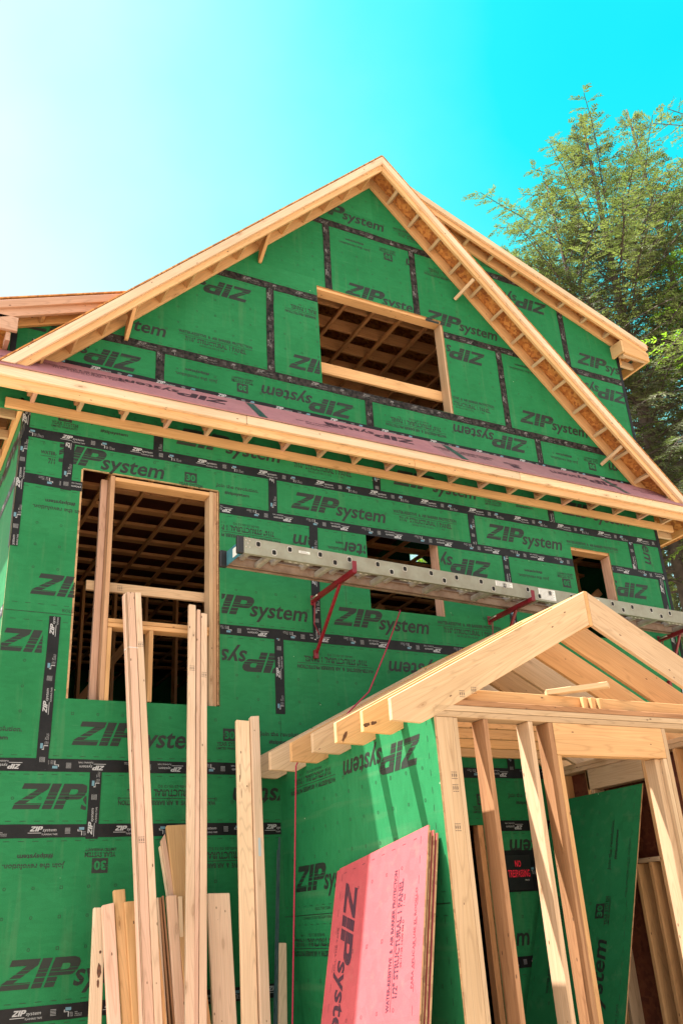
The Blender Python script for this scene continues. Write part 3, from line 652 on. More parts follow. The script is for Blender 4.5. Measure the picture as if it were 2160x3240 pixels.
# ---- pent roof
ZF = 3.622
box('ledger_board', .775, 9.06, -.042, -.004, 3.600, 3.692, WO, house)
box('fascia_board', .40, 4.9, -.340, -.302, ZF, 3.775, WF, house); box('fascia_board', 4.905, 9.32, -.340, -.302, ZF, 3.775, WF, house)
box('shadow_board', .40, 2.95, -.380, -.342, 3.706, 3.797, WL, house); box('shadow_board', 2.955, 6.3, -.380, -.342, 3.706, 3.797, WL, house); box('shadow_board', 6.305, 9.32, -.380, -.342, 3.706, 3.797, WL, house)
for i in range(20):
    x = .98+.4135*i; box('lookout', x, x+.038, -.300, -.044, 3.674, 3.762, WP if i % 3 else WK, house, bev=.002)
    prism('pent_rafter', [(-.30, 3.77), (-.006, 4.07), (-.006, 3.86), (-.12, 3.69), (-.30, 3.69)], x-.039, x-.002, 'yz', WB, house, (0, 1, 1))
pent = deck('pent_roof_deck', [(.42, -.392, 3.792), (9.30, -.392, 3.792), (9.30, -.004, 4.19), (.42, -.004, 4.19)], .012, REDD)
pn = Vector((0, -.398, .388)).normalized()
def pent3(u, v):      # u along x, v up the slope
    p = Vector((u, -.392, 3.792))+Vector((0, .388, .398)).normalized()*v+pn*.0135; return tuple(p)
P = []
for t, ox, oy, r in (('water', 1.05, .36, 0), ('logo', 2.85, .40, 180), ('join', 3.55, .2, 0), ('year', 4.0, .3, 0), ('logo', 5.05, .40, 180), ('water', 5.3, .34, 0), ('year', 6.35, .22, 180), ('logo', 8.1, .40, 180), ('join', 8.3, .3, 0), ('join', .72, .3, 180)):
    P += clipall(xf(PR[t](), ox, oy, r), [(0, -1, -.03), (0, 1, .5)])
lettering('printed_lettering', P, pent3, INKR, pent)
for x in (3.13, 5.55, 7.97):
    tp = lettering('flashing_tape', [rectp(x-.045, .01, x+.045, .52)], lambda u, v: tuple(Vector(pent3(u, v))+pn*.001), GALV, house)
# hanging spacer blocks on the rakes
for x in (3.30, 1.83):
    zr = 7.845-abs(x-AX)
    prism('hanging_block', [(-.30, zr-.005), (-.30, zr+.08), (-.046, zr+.0), (-.046, zr-.02), (-.004, zr-.14), (-.004, zr-.19), (-.03, zr-.19)], x-.019, x+.019, 'yz', WO, house, (0, 1, -.5))
for x in (6.13, 8.14):
    zr = 7.845-abs(x-AX); n = Vector((1, 0, 1)).normalized()
    board('hanging_block', Vector((x, -.300, zr-.02)), Vector((x-.11, -.006, zr-.16)), .089, .038, n, WP, house, bev=.002)

# ================================================================== PORCH
PX = 3.37; PF = -2.46
porch = thing('porch_frame', (4.9, -1.23, -2.3), 'open gabled porch framed in new lumber with green sheathing on its left side', 'porch')
ps = box('side_sheathing', PX, PX+.0135, PF, -.008, -2.3, .50, GREEN, porch, bev=0)
ps.data.materials.append(EDGE); ps.data.materials.append(OSBI)
for p in ps.data.polygons:
    wn = ps.matrix_world.to_3x3()@p.normal; p.material_index = 0 if wn.x < -.5 else (2 if wn.x > .5 else 1)
def pw(u, v): return (PX-.0012, -u, v)
P = []
for t, oy, oz, r in (('logo', 2.27, .36, 180), ('water', 1.03, .255, 180), ('logo', .24, -.52, 0), ('water', .95, -.965, 180), ('logo', 1.5, -1.75, 0)): P += xf(PR[t](), oy, oz, r)
P += text('ROLL THE TAPE', .58, -.665, .26, .022)+xf(text('PARA APLICAR USE EL RODILLO', 0, 0, .5, .022), .85, -.705, 180)
G = [rectp(.01, -.6975, 2.45, -.6915)]
for zz in (.135, -.07, -.275, -1.15, -1.35):
    for k in range(12):
        y = .2+.2067*k
        G += square(y, zz, .011, .0035) if k % 3 == 2 else ring(y, zz, .0115, .0035, 8)
for k in range(22):
    G += [rectp(.04+k*.11, -.63, .09+k*.11, -.6265), rectp(.04+k*.11, -.765, .09+k*.11, -.7615), rectp(2.36, .4-k*.11, 2.364, .44-k*.11)]
lettering('printed_lettering', clipall(P, [(0, 1, .47), (1, 0, 2.44)]), pw, INK, ps, (clipall(G, [(1, 0, 2.44)]), bpy.data.materials['guide_mark_print']))
# left wall studs behind the sheathing, plates
for y in (-.14, -.52, -.93, -1.31, -1.69, -2.08): box('stud', PX+.014, PX+.154, y-.038, y, -2.26, .438, WP, porch)
RX = 6.45
for k, z in enumerate((.440, .481)):
    box('top_plate', PX+.014, PX+.154, PF+.145, -.01, z, z+.039, WP, porch); box('top_plate', RX-.14, RX, PF+.145, -.01, z, z+.039, WP, porch)
box('bottom_plate', PX+.014, PX+.154, PF+.145, -.01, -2.30, -2.262, WP, porch)
# front wall
box('top_plate', PX+.014, RX, PF, PF+.14, .440, .479, WP, porch); box('top_plate', PX+.014, RX, PF, PF+.14, .4815, .520, WP, porch)
box('top_plate', PX+.01, RX, PF+.004, PF+.13, .5225, .560, WB, porch)
box('corner_post', PX+.014, PX+.154, PF+.002, PF+.040, -2.3, .438, WP, porch); box('corner_post', PX+.156, PX+.192, PF+.006, PF+.140, -2.3, .438, WP, porch)
box('stud', 3.772, 3.810, PF+.002, PF+.14, -2.3, .438, WB, porch); box('stud', 4.157, 4.195, PF+.002, PF+.14, -2.3, .438, WP, porch)
box('stud', 4.335, 4.375, PF+.002, PF+.14, -2.3, .438, WB, porch); box('jack_stud', 4.377, 4.415, PF+.004, PF+.14, -2.3, .213, WO, porch)
box('door_header', 4.377, 5.437, PF+.002, PF+.040, .215, .438, WO, porch, axis=0); box('door_header', 4.377, 5.437, PF+.060, PF+.098, .215, .438, WO, porch, axis=0)
box('stud', 5.439, 5.477, PF+.002, PF+.14, -2.3, .438, WP, porch); box('jack_stud', 5.399, 5.437, PF+.004, PF+.14, -2.3, .213, WP, porch)
box('jack_stud', 5.340, 5.397, PF+.035, PF+.14, -2.3, .213, WP, porch)
for x in (5.83, 6.22): box('stud', x, x+.038, PF+.002, PF+.14, -2.3, .438, WP, porch)
box('corner_post', RX-.154, RX-.014, PF+.002, PF+.040, -2.3, .438, WP, porch); box('bottom_plate', PX+.2, 4.33, PF+.004, PF+.14, -2.34, -2.302, WP, porch)
# right wall of the porch, seen from inside
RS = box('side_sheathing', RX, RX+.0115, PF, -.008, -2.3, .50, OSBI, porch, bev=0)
for y in (-.24, -.62, -1.36, -1.74, -2.12): box('stud', RX-.142, RX-.002, y-.038, y, -2.26, .438, WO, porch)
box('window_header', RX-.142, RX-.10, -1.355, -.625, .25, .437, WP, porch); box('window_header', RX-.06, RX-.02, -1.355, -.625, .25, .437, WP, porch)
box('stud', RX-.142, RX-.002, -.70, -.662, -2.26, .248, WP, porch)
box('window_sill', RX-.142, RX-.002, -1.355, -.702, -.44, -.402, WP, porch)
for y in (-1.05, -1.22): box('cripple_stud', RX-.142, RX-.002, y-.038, y, -2.26, -.442, WO, porch)
# rafters, ridge, ceiling joists
RXL, RXR = 4.895, 4.933
def rafter_poly(m=1):
    f = lambda x: x if m > 0 else RXL+RXR-x
    zt = lambda x: 1.48-.508*(RXL-x)
    return [(f(RXL), 1.48), (f(3.05), zt(3.05)), (f(3.05), .40), (f(3.28), .392), (f(3.40), zt(3.40)-.272), (f(RXL), 1.21)]
ys = [PF, -2.08, -1.69, -1.31, -.93, -.52, -.14]
wl = [WP, WO, WO, WP, WO, WP, WP]; wr = [WP, WO, WO, WP, WO, WP, WO]
for y, a, b in zip(ys, wl, wr):
    prism('rafter', rafter_poly(), y, y+.038, 'xz', a, porch, (1, 0, .508)); prism('rafter', rafter_poly(-1), y, y+.038, 'xz', b, porch, (1, 0, -.508))
box('ridge_board', RXL+.001, RXR-.001, PF, -.01, 1.205, 1.485, WO, porch)
for y in (-2.40, -1.64, -1.26, -.88, -.47): box('ceiling_joist', 3.40, 6.42, y, y+.038, .562, .652, WO, porch)
for x in (4.72, 4.80, 4.88): box('blocking', x, x+.036, PF+.022, PF+.058, .562, .645, WO, porch)

# ================================================================== things on and around the porch
def lone(o, label, cat, group=None): return tag(o, label, cat, group)
lone(board('loose_board', (4.44, -2.36, .674), (4.84, -2.62, .700), .089, .038, (0, 1, 0), WP, cut1=-.03), 'short loose offcut lying flat on the porch plate under the rafters', 'board')

# the big ladder used as a walk plank
ladder = thing('extension_ladder', (2.68, -.87, 2.125), 'grey aluminium extension ladder laid flat on red wall brackets in front of the green wall', 'ladder')
LD = Vector((5.4, .29, -.012)).normalized(); LY = Vector((0, 0, 1)).cross(LD).normalized(); LZ = LD.cross(LY)
LO = Vector((2.70, -.87, 2.125)); LL = 7.0
def Lp(a, b, c): return tuple(LO+LD*a+LY*b+LZ*c)
ML = frame(LO, LD)
def lbox(name, a0, a1, b0, b1, c0, c1, mat, bev=0):
    v = [Lp(a, b, c) for c in (c0, c1) for a, b in ((a0, b0), (a1, b0), (a1, b1), (a0, b1))]
    return mk(name, v, BF, mat, ladder, frame(Lp((a0+a1)/2, (b0+b1)/2, (c0+c1)/2), LD), bev=bev)
def chan(name, b, s, z0, z1, mat, inner=.032):
    # channel section: web at b, flanges pointing s
    sec = [(b, z0), (b+s*inner, z0), (b+s*inner, z0+.004), (b+s*.004, z0+.004), (b+s*.004, z1-.004), (b+s*inner, z1-.004), (b+s*inner, z1), (b, z1)]
    v = [Lp(a, y, z) for a in (0, LL) for y, z in sec]; n = 8
    F = [(0, 3, 2, 1), (0, 4, 3), (0, 7, 4), (7, 6, 5, 4), (8, 9, 10, 11), (8, 11, 12), (8, 12, 15), (15, 12, 13, 14)]+[(i, (i+1) % n, n+(i+1) % n, n+i) for i in range(n)]
    return mk(name, v, F, mat, ladder, ML)
WLD = .375
chan('rail', 0, 1, 0, .145, ALU); chan('rail', WLD, -1, 0, .145, ALUD)
chan('inner_rail', .036, 1, .012, .095, ALUD, .02); chan('inner_rail', WLD-.036, -1, .012, .095, ALUD, .02)
def sqtube(a, c, b0, b1, s=.025):
    o = []; v = []
    def loop(b, r, k=8):
        return [Lp(a+r*x, b, c+r*y*1.15) for x, y in ((-1, -.6), (-.6, -1), (.6, -1), (1, -.6), (1, .6), (.6, 1), (-.6, 1), (-1, .6))]
    for b in (b0, b1):
        v += loop(b, s); v += loop(b, s*.74)
    v += loop(b0+.0025, s*.74)  # shallow black cap paints the dark depth of the open tube
    F = [];
    for k in range(8):
        j = (k+1) % 8
        F += [(k, j, 16+j, 16+k), (k, 8+k, 8+j, j), (8+k, 32+k, 32+j, 8+j)]
    F += [tuple(range(32, 40))]
    fm = [0]*24+[1]
    for i in range(24):
        if i % 3 == 2: fm[i] = 1
    return mk('rung', v, F, [ALUR, HOLE], ladder, frame(Lp(a, (b0+b1)/2, c), LY), fmat=fm)
for i in range(22):
    sqtube(.135+.3045*i, .098, -.004, WLD+.004)
for i in range(11):
    sqtube(.285+.609*i, .045, -.004, WLD+.004)
    lbox('slide_strip', .42+.609*i, .70+.609*i, .05, .075, .006, .0105, ALUR)
    for k in range(4): lbox('slide_strip', .45+.609*i+.06*k, .475+.609*i+.06*k, .046, .05, .0, .006, WHT)
for b in (-.004, WLD-.03):
    o = lbox('end_cap', -.062, .0, b, b+.036, -.008, .150, BLK, .006)
lbox('end_plate', -.005, -.001, .04, WLD-.034, .004, .138, TEAL); lbox('label', -.008, -.0055, .12, .21, .03, .11, WHT)
for k, (x, z) in enumerate(((.02, .12), (.055, .118), (.038, .092), (.02, .06), (.056, .058))): lbox('rivet', x-.006, x+.006, -.004, -.0005, z-.006, z+.006, STEEL, .002)
for a, b, z0, z1, nl in ((.53, .64, .082, .105, 2), (2.76, 2.98, .085, .150-.012, 5), (3.33, 3.56, .02, .135, 8), (4.08, 4.2, .05, .12, 4)):
    lbox('label', a, b, -.0015, -.0005, z0, z1, WHT)
    for k in range(nl): z = z0+(z1-z0)*(k+.7)/(nl+.4); lbox('label', a+.012, b-.015-.02*(k % 2), -.0024, -.0018, z-.002, z+.002, GRYP)

# red brackets
def bracket(x, ly, label):
    t = thing('wall_bracket', (x, 0, 2.1), label, 'bracket', 'red ladder brackets bolted to the wall')
    yo = ly-.055
    prism('arm', [(x-.018, 2.075), (x+.018, 2.075), (x+.018, 2.119), (x+.012, 2.119), (x+.012, 2.082), (x-.018, 2.082)], yo, -.012, 'xz', REDM, t, (0, 1, 0), bev=0)
    prism('arm_web', [(x-.018, 2.082), (x-.012, 2.082), (x-.012, 2.119), (x-.018, 2.119)], yo, -.012, 'xz', REDM, t, (0, 1, 0), bev=0)
    prism('end_stop', [(yo+.002, 2.08), (yo+.002, 2.19), (yo-.010, 2.19), (yo-.006, 2.08)], x-.022, x+.022, 'yz', REDM, t, (0, 0, 1))
    board('brace', (x, ly+.23, 2.075), (x, -.03, 1.56), .030, .020, (1, 0, 0), REDM, t)
    box('foot', x-.02, x+.02, -.045, -.006, 1.515, 1.60, REDM, t)
    board('strut', (x, -.06, 2.07), (x, -.02, 1.86), .014, .008, (1, 0, 0), REDM, t); board('strut', (x, -.02, 1.86), (x, -.12, 1.72), .014, .008, (1, 0, 0), REDM, t)
    tube('bolt', [(x-.022, -.03, 2.10), (x-.022, -.16, 2.105)], .008, STEEL, t)
    box('wall_plate', x-.022, x+.022, -.012, -.006, 2.05, 2.15, REDM, t)
bracket(3.765, -.81, 'red steel bracket under the left end of the ladder, fully in view')
bracket(5.885, -.70, 'red steel bracket under the ladder just left of the porch ridge')
bracket(8.40, -.56, 'red steel bracket at the right edge, half hidden behind the porch rafter')

# rope
tube('rope', [(4.765, .02, 2.115), (4.762, -.008, 2.098), (4.30, -.42, 1.53), (3.86, -.80, 1.02), (3.52, -1.06, .785), (3.44, -.80, .62), (3.27, -.63, .50), (3.24, -.60, .42), (3.20, -.60, -.3), (3.135, -.60, -1.4), (3.09, -.60, -2.44)], .0065, ROPE)
tag(bpy.data.objects['rope'], 'thin red rope running from the middle window over the porch eave down to the ground', 'rope')

# no trespassing sign
sg = thing('warning_sign', (5.84, -.01, -.42), 'small black sign with red letters NO TRESPASSING inside the porch', 'sign')
box('sign_board', 5.69, 5.99, -.012, -.0075, -.58, -.27, SIGNK, sg, bev=0)
lettering('sign_lettering', text('NO', 5.80, -.375, .07, .060, .02)+text('TRESPASSING', 5.705, -.465, .26, .066, .012), lambda x, z: (x, -.0132, z), SIGNR, sg)
lettering('small_print', text('PRIVATE', 5.90, -.50, .05, .012), lambda x, z: (x, -.0132, z), WHT, sg)

# green panel leaning inside the porch
def leaning(name, A, dw, dl, w, l, t, mat, label, cat, prints, dots, inkm, group=None, nm=None):
    """A top corner, dw unit along the top edge, dl unit down the slope"""
    A = Vector(A); dw = Vector(dw).normalized(); dl = Vector(dl); dl = (dl-dw*dl.dot(dw)).normalized(); n = dw.cross(dl).normalized()
    if n.dot(Vector((0, -7.4, -.77))-A) < 0: n = -n
    v = [A, A+dw*w, A+dw*w+dl*l, A+dl*l]; v = v+[p-n*t for p in v]
    fm = [0, 2, 1, 1, 1, 1]
    r = thing(name, tuple(A+dw*w/2+dl*l), label, cat, group)
    o = mk('sheet', v, [(0, 1, 2, 3), (7, 6, 5, 4), (0, 4, 5, 1), (1, 5, 6, 2), (2, 6, 7, 3), (3, 7, 4, 0)], [mat, EDGE, OSBI], r, frame(A+dw*w/2+dl*l/2, dl, n), fmat=fm)
    to = lambda a, b: tuple(A+dw*a+dl*b+n*.0012)
    if prints: lettering('printed_lettering', prints, to, inkm, o)
    if dots: lettering('guide_marks', dots, lambda a, b: tuple(A+dw*a+dl*b+n*.001), inkm if mat is RED else bpy.data.materials['guide_mark_print'], o)
    return r
def readup(kind, a, b):             # letters' tops point left, reading goes up
    q = PR[kind]() if isinstance(kind, str) else kind
    return [[(a-y, b-x) for x, y in p] for p in q]
def readdown(kind, a, b):           # letters' tops point right, reading goes down
    q = PR[kind]() if isinstance(kind, str) else kind
    return [[(a+y, b+x) for x, y in p] for p in q]
D = []
for k in range(12):
    for a in (.30, .50, .71):
        D += square(a, .2+.2033*k, .011, .0035) if k % 3 == 2 else ring(a, .2+.2033*k, .0115, .0035, 8)
for k in range(20): D += [rectp(1.15, .05+.12*k, 1.1535, .10+.12*k), rectp(.06, .05+.12*k, .0635, .10+.12*k)]
for k in range(8): D += [rectp(.08+.14*k, .035, .12+.14*k, .0385)]
pr = readup('join', .93, .74)+[[(a, b) for a, b in p] for p in readup([[(x-.12+.12, y) for x, y in q] for q in year()], .88, 1.08)]+readup(logo(), .95, 2.42)
pr += readup(text('PARA APLICAR USE EL RODILLO', 0, 0, .5, .022), 1.145, .98)+readup(text('ROLL THE TAPE', 0, 0, .3, .022), 1.145, 2.1)+readup('water', .26, 1.75)
leaning('green_wall_panel', (6.30, -.10, .21), (0, -1, 0), (-.37, 0, -1), 1.235, 2.44, .0115, GREEN, 'green sheathing panel leaning inside the porch doorway, its print reading upwards', 'panel', pr, D, INK)
gs = next(o for o in bpy.data.objects if o.name.startswith('sheet'))
mk('number_figures', [(6.30-.37/1.0662*b_-.938*.0021-.0006, -.10-a_, .21-b_/1.0662+.0008) for p in readup(figures(), .88, 1.08) for a_, b_ in p], [tuple(range(i, j)) for i, j in (lambda L: [(sum(L[:k]), sum(L[:k+1])) for k in range(len(L))])([len(p) for p in figures()])], GREEN, gs)

# red panels leaning outside: five sheets, the first one in front
def redp(i, A, w, l, label, full=False):
    D = []; P = []
    if full:
        for k in range(12):
            for a in (.33, .53, .73, .93):
                if (k+int(a*10)) % 2: D += square(a, .2+.2033*k, .011, .003) if k % 3 == 2 else ring(a, .2+.2033*k, .0115, .003, 8)
        for k in range(20): D += [rectp(1.15, .05+.12*k, 1.1535, .10+.12*k), rectp(.05, .05+.12*k, .0535, .10+.12*k)]
        for k in range(8): D += [rectp(.08+.14*k, .05, .12+.14*k, .0535)]
        P = readdown(logo(.19), .13, .13)+readup(water('1/2"', '05-17-25 14:00 EM D'), .86, 1.02)
        P += readup(text('PARA APLICAR USE EL RODILLO', 0, 0, .56, .026), 1.145, .92)+readup(text('ROLL THE TAPE', 0, 0, .3, .022), .09, .72)
    leaning('red_wall_panel', A, (0, -1, .138), (-.26, 0, -1), w, l, .0125, RED, label, 'panel', P, D, INKR, 'red sheathing panels stacked against the porch side')
redp(0, (3.292, -1.17, -.405), 1.235, 2.12, 'foremost red sheathing panel of the stack leaning on the porch side, fully printed', True)
redp(1, (3.306, -1.10, -.418), 1.262, 2.12, 'second red panel of the leaning stack, only its rough edge showing')
redp(2, (3.320, -1.18, -.43), 1.20, 2.10, 'third red panel of the leaning stack, set back behind the edge of the second')
redp(3, (3.334, -1.12, -.44), 1.275, 2.10, 'fourth red panel of the leaning stack, its edge just past the third')
redp(4, (3.348, -1.20, -.45), 1.21, 2.08, 'rearmost red panel of the stack, against the green porch side')

# ================================================================== lumber leaning on the wall
GZ = -2.45
def lean(name, a, b, w, t, mat, label, cat='board', group='boards leaning against the house wall', face=0, zc=None, jag=0, cut=0.0):
    """a = (x,y,z) top centre of the front face, b = a lower point of the front face; run on down to the ground"""
    A = Vector(a); B_ = Vector(b); d = (B_-A); d = d*((GZ+.005-A.z)/d.z); Bg = A+d; x = d.normalized()
    W = Vector((1, 0, 0)); W = (W-x*W.dot(x)).normalized(); T = x.cross(W); T = T if T.y < 0 else -T   # T towards the viewer
    c = -T*(t/2)
    o = board(name, A+c, Bg+c, w, t, W, mat, None, bev=.004 if w > .03 else .002, cut0=cut)
    lone(o, label, cat, group); return o
LB = [
 ('L1', (1.768, -.300, -.56), (1.732, -.482, -1.286), .089, .038, WL, 'pale board with a dark split knot, leftmost of the short leaning boards'),
 ('L2', (1.815, -.345, -.535), (1.848, -.535, -1.295), .092, .038, WKL, 'pinkish board with bark along its right edge, second from the left'),
 ('L3', (1.905, -.300, -.445), (1.958, -.489, -1.307), .089, .038, WO, 'yellowish board standing tallest in the short left cluster'),
 ('L4', (1.975, -.350, -.53), (2.015, -.540, -1.31), .089, .038, WO, 'creamy rounded board just left of the tall bundle'),
 ('A0', (1.898, -.105, 1.925), (2.006, -.655, -1.305), .016, .060, WKL, 'thin edge-on board at the left side of the tall strapped bundle'),
 ('A00', (1.914, -.095, 1.94), (2.021, -.645, -1.306), .013, .060, WL, 'narrow second edge-on board of the tall strapped bundle'),
 ('A1', (1.957, -.080, 1.955), (2.060, -.635, -1.309), .070, .038, WKL, 'pink knotty board in the middle of the tall strapped bundle'),
 ('A2', (2.022, -.080, 1.96), (2.122, -.640, -1.315), .058, .038, WL, 'pale board at the right of the tall strapped bundle'),
 ('A3', (2.045, -.060, .9), (2.172, -.600, -1.32), .040, .038, WO, 'shorter tan board tucked behind the right of the tall bundle'),
 ('S1', (2.212, -.252, -.51), (2.234, -.456, -1.335), .020, .060, WL, 'thin board edge right of the tall strapped bundle'),
 ('S2', (2.226, -.270, -.51), (2.258, -.460, -1.337), .018, .080, WB, 'dark brown board seen on edge between two pink boards'),
 ('S22', (2.247, -.275, -.50), (2.285, -.464, -1.337), .018, .080, WB, 'second brown edge-on board beside the dark one'),
 ('S3', (2.305, -.300, -.50), (2.330, -.470, -1.342), .080, .038, WKL, 'short pink board left of the whitish one'),
 ('S4', (2.372, -.300, -.51), (2.362, -.467, -1.345), .040, .038, WL, 'short whitish board with a rounded edge behind the second tall bundle'),
 ('K1', (2.270, -.100, -.13), (2.308, -.21, -.496), .016, .038, WL, 'narrow strip leaning furthest left behind the jagged board'),
 ('K2', (2.287, -.100, -.04), (2.327, -.240, -.499), .046, .038, WKL, 'splintered board with a jagged top end'),
 ('K3', (2.395, -.105, .025), (2.418, -.259, -.503), .165, .038, WO, 'wide tan board leaning between the two tall bundles'),
 ('B1', (2.520, -.080, 1.90), (2.346, -.630, -1.336), .068, .038, WL, 'pale leftmost and tallest board of the second tall bundle'),
 ('B2', (2.580, -.080, 1.86), (2.391, -.624, -1.340), .038, .038, WKL, 'pinkish middle board of the second tall bundle'),
 ('B3', (2.630, -.080, 1.83), (2.441, -.620, -1.345), .060, .038, WL, 'whitest board at the right of the second tall bundle'),
 ('R1', (2.680, -.300, -.50), (2.657, -.492, -1.372), .184, .038, WL, 'very wide pale knotty board right of the second tall bundle'),
 ('P1', (2.920, -.250, .85), (2.812, -.585, -1.382), .124, .038, WL, 'thick pale plank with long dark cracks beside the porch'),
 ('P2', (3.025, -.262, .895), (2.920, -.605, -1.392), .082, .060, WL, 'nail marked plank fixed against the cracked plank beside the porch'),
 ('Q', (3.250, -.200, -.88), (3.193, -.310, -1.433), .070, .038, WL, 'short board in the corner beside the metal strips'),
]
for k, a, b, w_, t_, m_, lab in LB: lean('leaning_board', (a[0], a[1]-.006*(len(k)*3 % 4), a[2]), (b[0], b[1]-.006*(ord(k[-1]) % 4), b[2]), w_-.0045, t_, m_, lab, cut=.012 if k in ('P2', 'L2') else (.05 if k == 'K2' else 0))
for k, (dx, dz_, c_) in enumerate(((0, 0, 'tallest thin dark metal strip leaning in the corner'), (-.022, -.10, 'shorter dark metal strip left of the tallest one'), (-.012, -.03, 'middle dark metal strip in the corner bundle'))):
    a = Vector((3.300+dx, -.10-.01*k, -.08+dz_)); b = Vector((3.160+dx*1.1, -.262-.01*k, -1.432)); d = (b-a)*((GZ-a.z)/(b.z-a.z))
    lone(board('metal_strip', a, a+d, .016, .008, (1, 0, 0), GALV, None, bev=.001), c_, 'metal strip', 'metal strips leaning in the corner')
# strap round the tall bundle, clear tape on the plank
v0 = Vector((1.886, -.18, 1.47))
tube('strap', [(1.899, -.195, 1.40), (1.93, -.178, 1.435), (2.00, -.176, 1.435), (2.055, -.178, 1.425)], .004, STRAP); tag(bpy.data.objects['strap'], 'white strap tied round the upper end of the tall bundle', 'strap')

KN = plain('dark_knot', (.05, .018, .010), .6, 0, .2, 30, (.16, .06, .02)); STAMP = plain('grade_stamp_ink', (.03, .025, .03), .6)
def blot(name, c, ux, uy, a, b, parent, seed, mat=KN, off=(0, -.0012, 0)):
    rr = random.Random(seed); c = Vector(c)+Vector(off); ux = Vector(ux); uy = Vector(uy); v = []
    for k in range(16):
        t = k/16*2*math.pi; r_ = rr.uniform(.65, 1.15); v.append(c+ux*math.cos(t)*a*r_+uy*math.sin(t)*b*r_)
    mk(name, v, [tuple(range(16))], mat, parent, Matrix.Translation(c))
kids = {round(o.matrix_world.translation.y, 2): o for o in porch.children if o.name.startswith('rafter') and o.matrix_world.translation.x < 4.5}
def raft(y): return min((o for o in porch.children if o.name.startswith('rafter') and o.matrix_world.translation.x < 4.5), key=lambda o: abs(o.matrix_world.translation.y-y-.019))
blot('knot', (2.955+.12, -2.08, .445), (1, 0, .3), (-.3, 0, 1), .030, .014, raft(-2.08), 1); blot('knot', (3.13, -2.08, .46), (1, 0, .4), (-.4, 0, 1), .022, .013, raft(-2.08), 2)
blot('knot', (3.115, -1.69, .445), (.5, 0, 1), (1, 0, -.5), .046, .012, raft(-1.69), 3)
def board_named(lab): return next(o for o in bpy.data.objects if o.get('label', '').startswith(lab))
def onboard(o, u, v):       # a point on the front face; u along from the top, v across
    me = o.data; M = o.matrix_world; xs = [w_.co.x for w_ in me.vertices]; L_ = max(xs)
    t = [w_.co.z for w_ in me.vertices]; yy = [w_.co.y for w_ in me.vertices]
    cands = [(M@Vector((-L_+u, v, z)), z) for z in (min(t), max(t))]+[(M@Vector((-L_+u, y, v)), y) for y in (min(yy), max(yy))]
    return cands
def face_of(o):              # local axes: X along; find which local side faces the viewer
    M = o.matrix_world.to_3x3(); best = None
    for ax in (1, 2):
        for sg in (-1, 1):
            n = M@(Vector((0, 1, 0)) if ax == 1 else Vector((0, 0, 1)))*sg
            if best is None or n.y < best[0]: best = (n.y, ax, sg, n)
    ext = max(abs(w_.co[best[1]]) for w_ in o.data.vertices); other = 3-best[1]
    L_ = max(abs(w_.co.x) for w_ in o.data.vertices)
    def f(u, v):
        p = Vector((0, 0, 0)); p.x = -L_+u; p[best[1]] = best[2]*(ext+.0012); p[other] = v; return o.matrix_world@p
    return f
def marks(o, polys, mat, name):
    f = face_of(o); v = []; F = []
    for p in polys:
        b_ = len(v); v += [f(x, y) for x, y in p]; F.append(tuple(range(b_, b_+len(p))))
    mk(name, v, F, mat, o, Matrix.Translation(v[0]))
def oval(u, v, a, b, seed, n=14):
    rr = random.Random(seed); return [(u+math.cos(k/n*6.283)*a*rr.uniform(.7, 1.1), v+math.sin(k/n*6.283)*b*rr.uniform(.7, 1.1)) for k in range(n)]
o = board_named('pale board with a dark split knot'); marks(o, [oval(.42, .012, .055, .016, 4), oval(.50, .006, .03, .01, 5), oval(.30, .015, .012, .008, 6)], KN, 'knot')
o = board_named('thick pale plank'); marks(o, [oval(.44, -.035, .075, .003, 7), oval(.50, -.040, .04, .0035, 8), oval(.62, -.03, .05, .003, 9), oval(.56, .02, .006, .006, 10)], KN, 'crack')
o = board_named('nail marked plank'); marks(o, [rectp(1.02, -.012, 1.16, .010)], TAPEC, 'clear_tape')
def stamp(u, v, n=3):
    q = []
    for k in range(n):
        x = u+k*.0; y = v-.016+k*.016
        q += [rectp(u-.022, y-.0065, u-.019, y+.0065), rectp(u+.019, y-.0065, u+.022, y+.0065), rectp(u-.012, y-.004, u+.012, y-.0015), rectp(u-.008, y+.001, u+.010, y+.0035)]
    return q
for lab, u in (('pale board at the right of the tall', .50), ('pale leftmost and tallest', .62), ('whitest board', .60), ('pink knotty', 2.1)): marks(board_named(lab), stamp(u, 0), STAMP, 'grade_stamp')
def pstamp(x, y, z, parent, nm='grade_stamp'):
    v = []; F = []
    for p in stamp(0, 0): b_ = len(v); v += [(x+q[1], y, z+q[0]) for q in p]; F.append(tuple(range(b_, b_+len(p))))
    mk(nm, v, F, STAMP, parent, Matrix.Translation((x, y, z)))
brace_ = next(o for o in house.children if o.name.startswith('cross_brace')); pstamp(1.93, T_+.002+.152+.0077, 2.08, brace_)
post_ = next(o for o in porch.children if o.name.startswith('corner_post'))
pstamp(3.485, PF+.0008, .06, post_); pstamp(3.485, PF+.0008, -.02, post_); pstamp(3.47, PF+.0008, -.26, post_)
pstamp(3.62, PF-.0012, .60, raft(PF)); pstamp(3.72, PF-.0012, .63, raft(PF))

# ================================================================== ground
gm = []; n = 48; sz = 400
g = mk('ground', [(-sz, -sz, GZ), (sz, -sz, GZ), (sz, sz, GZ), (-sz, sz, GZ)], [(0, 1, 2, 3)], GROUND); g['kind'] = 'structure'

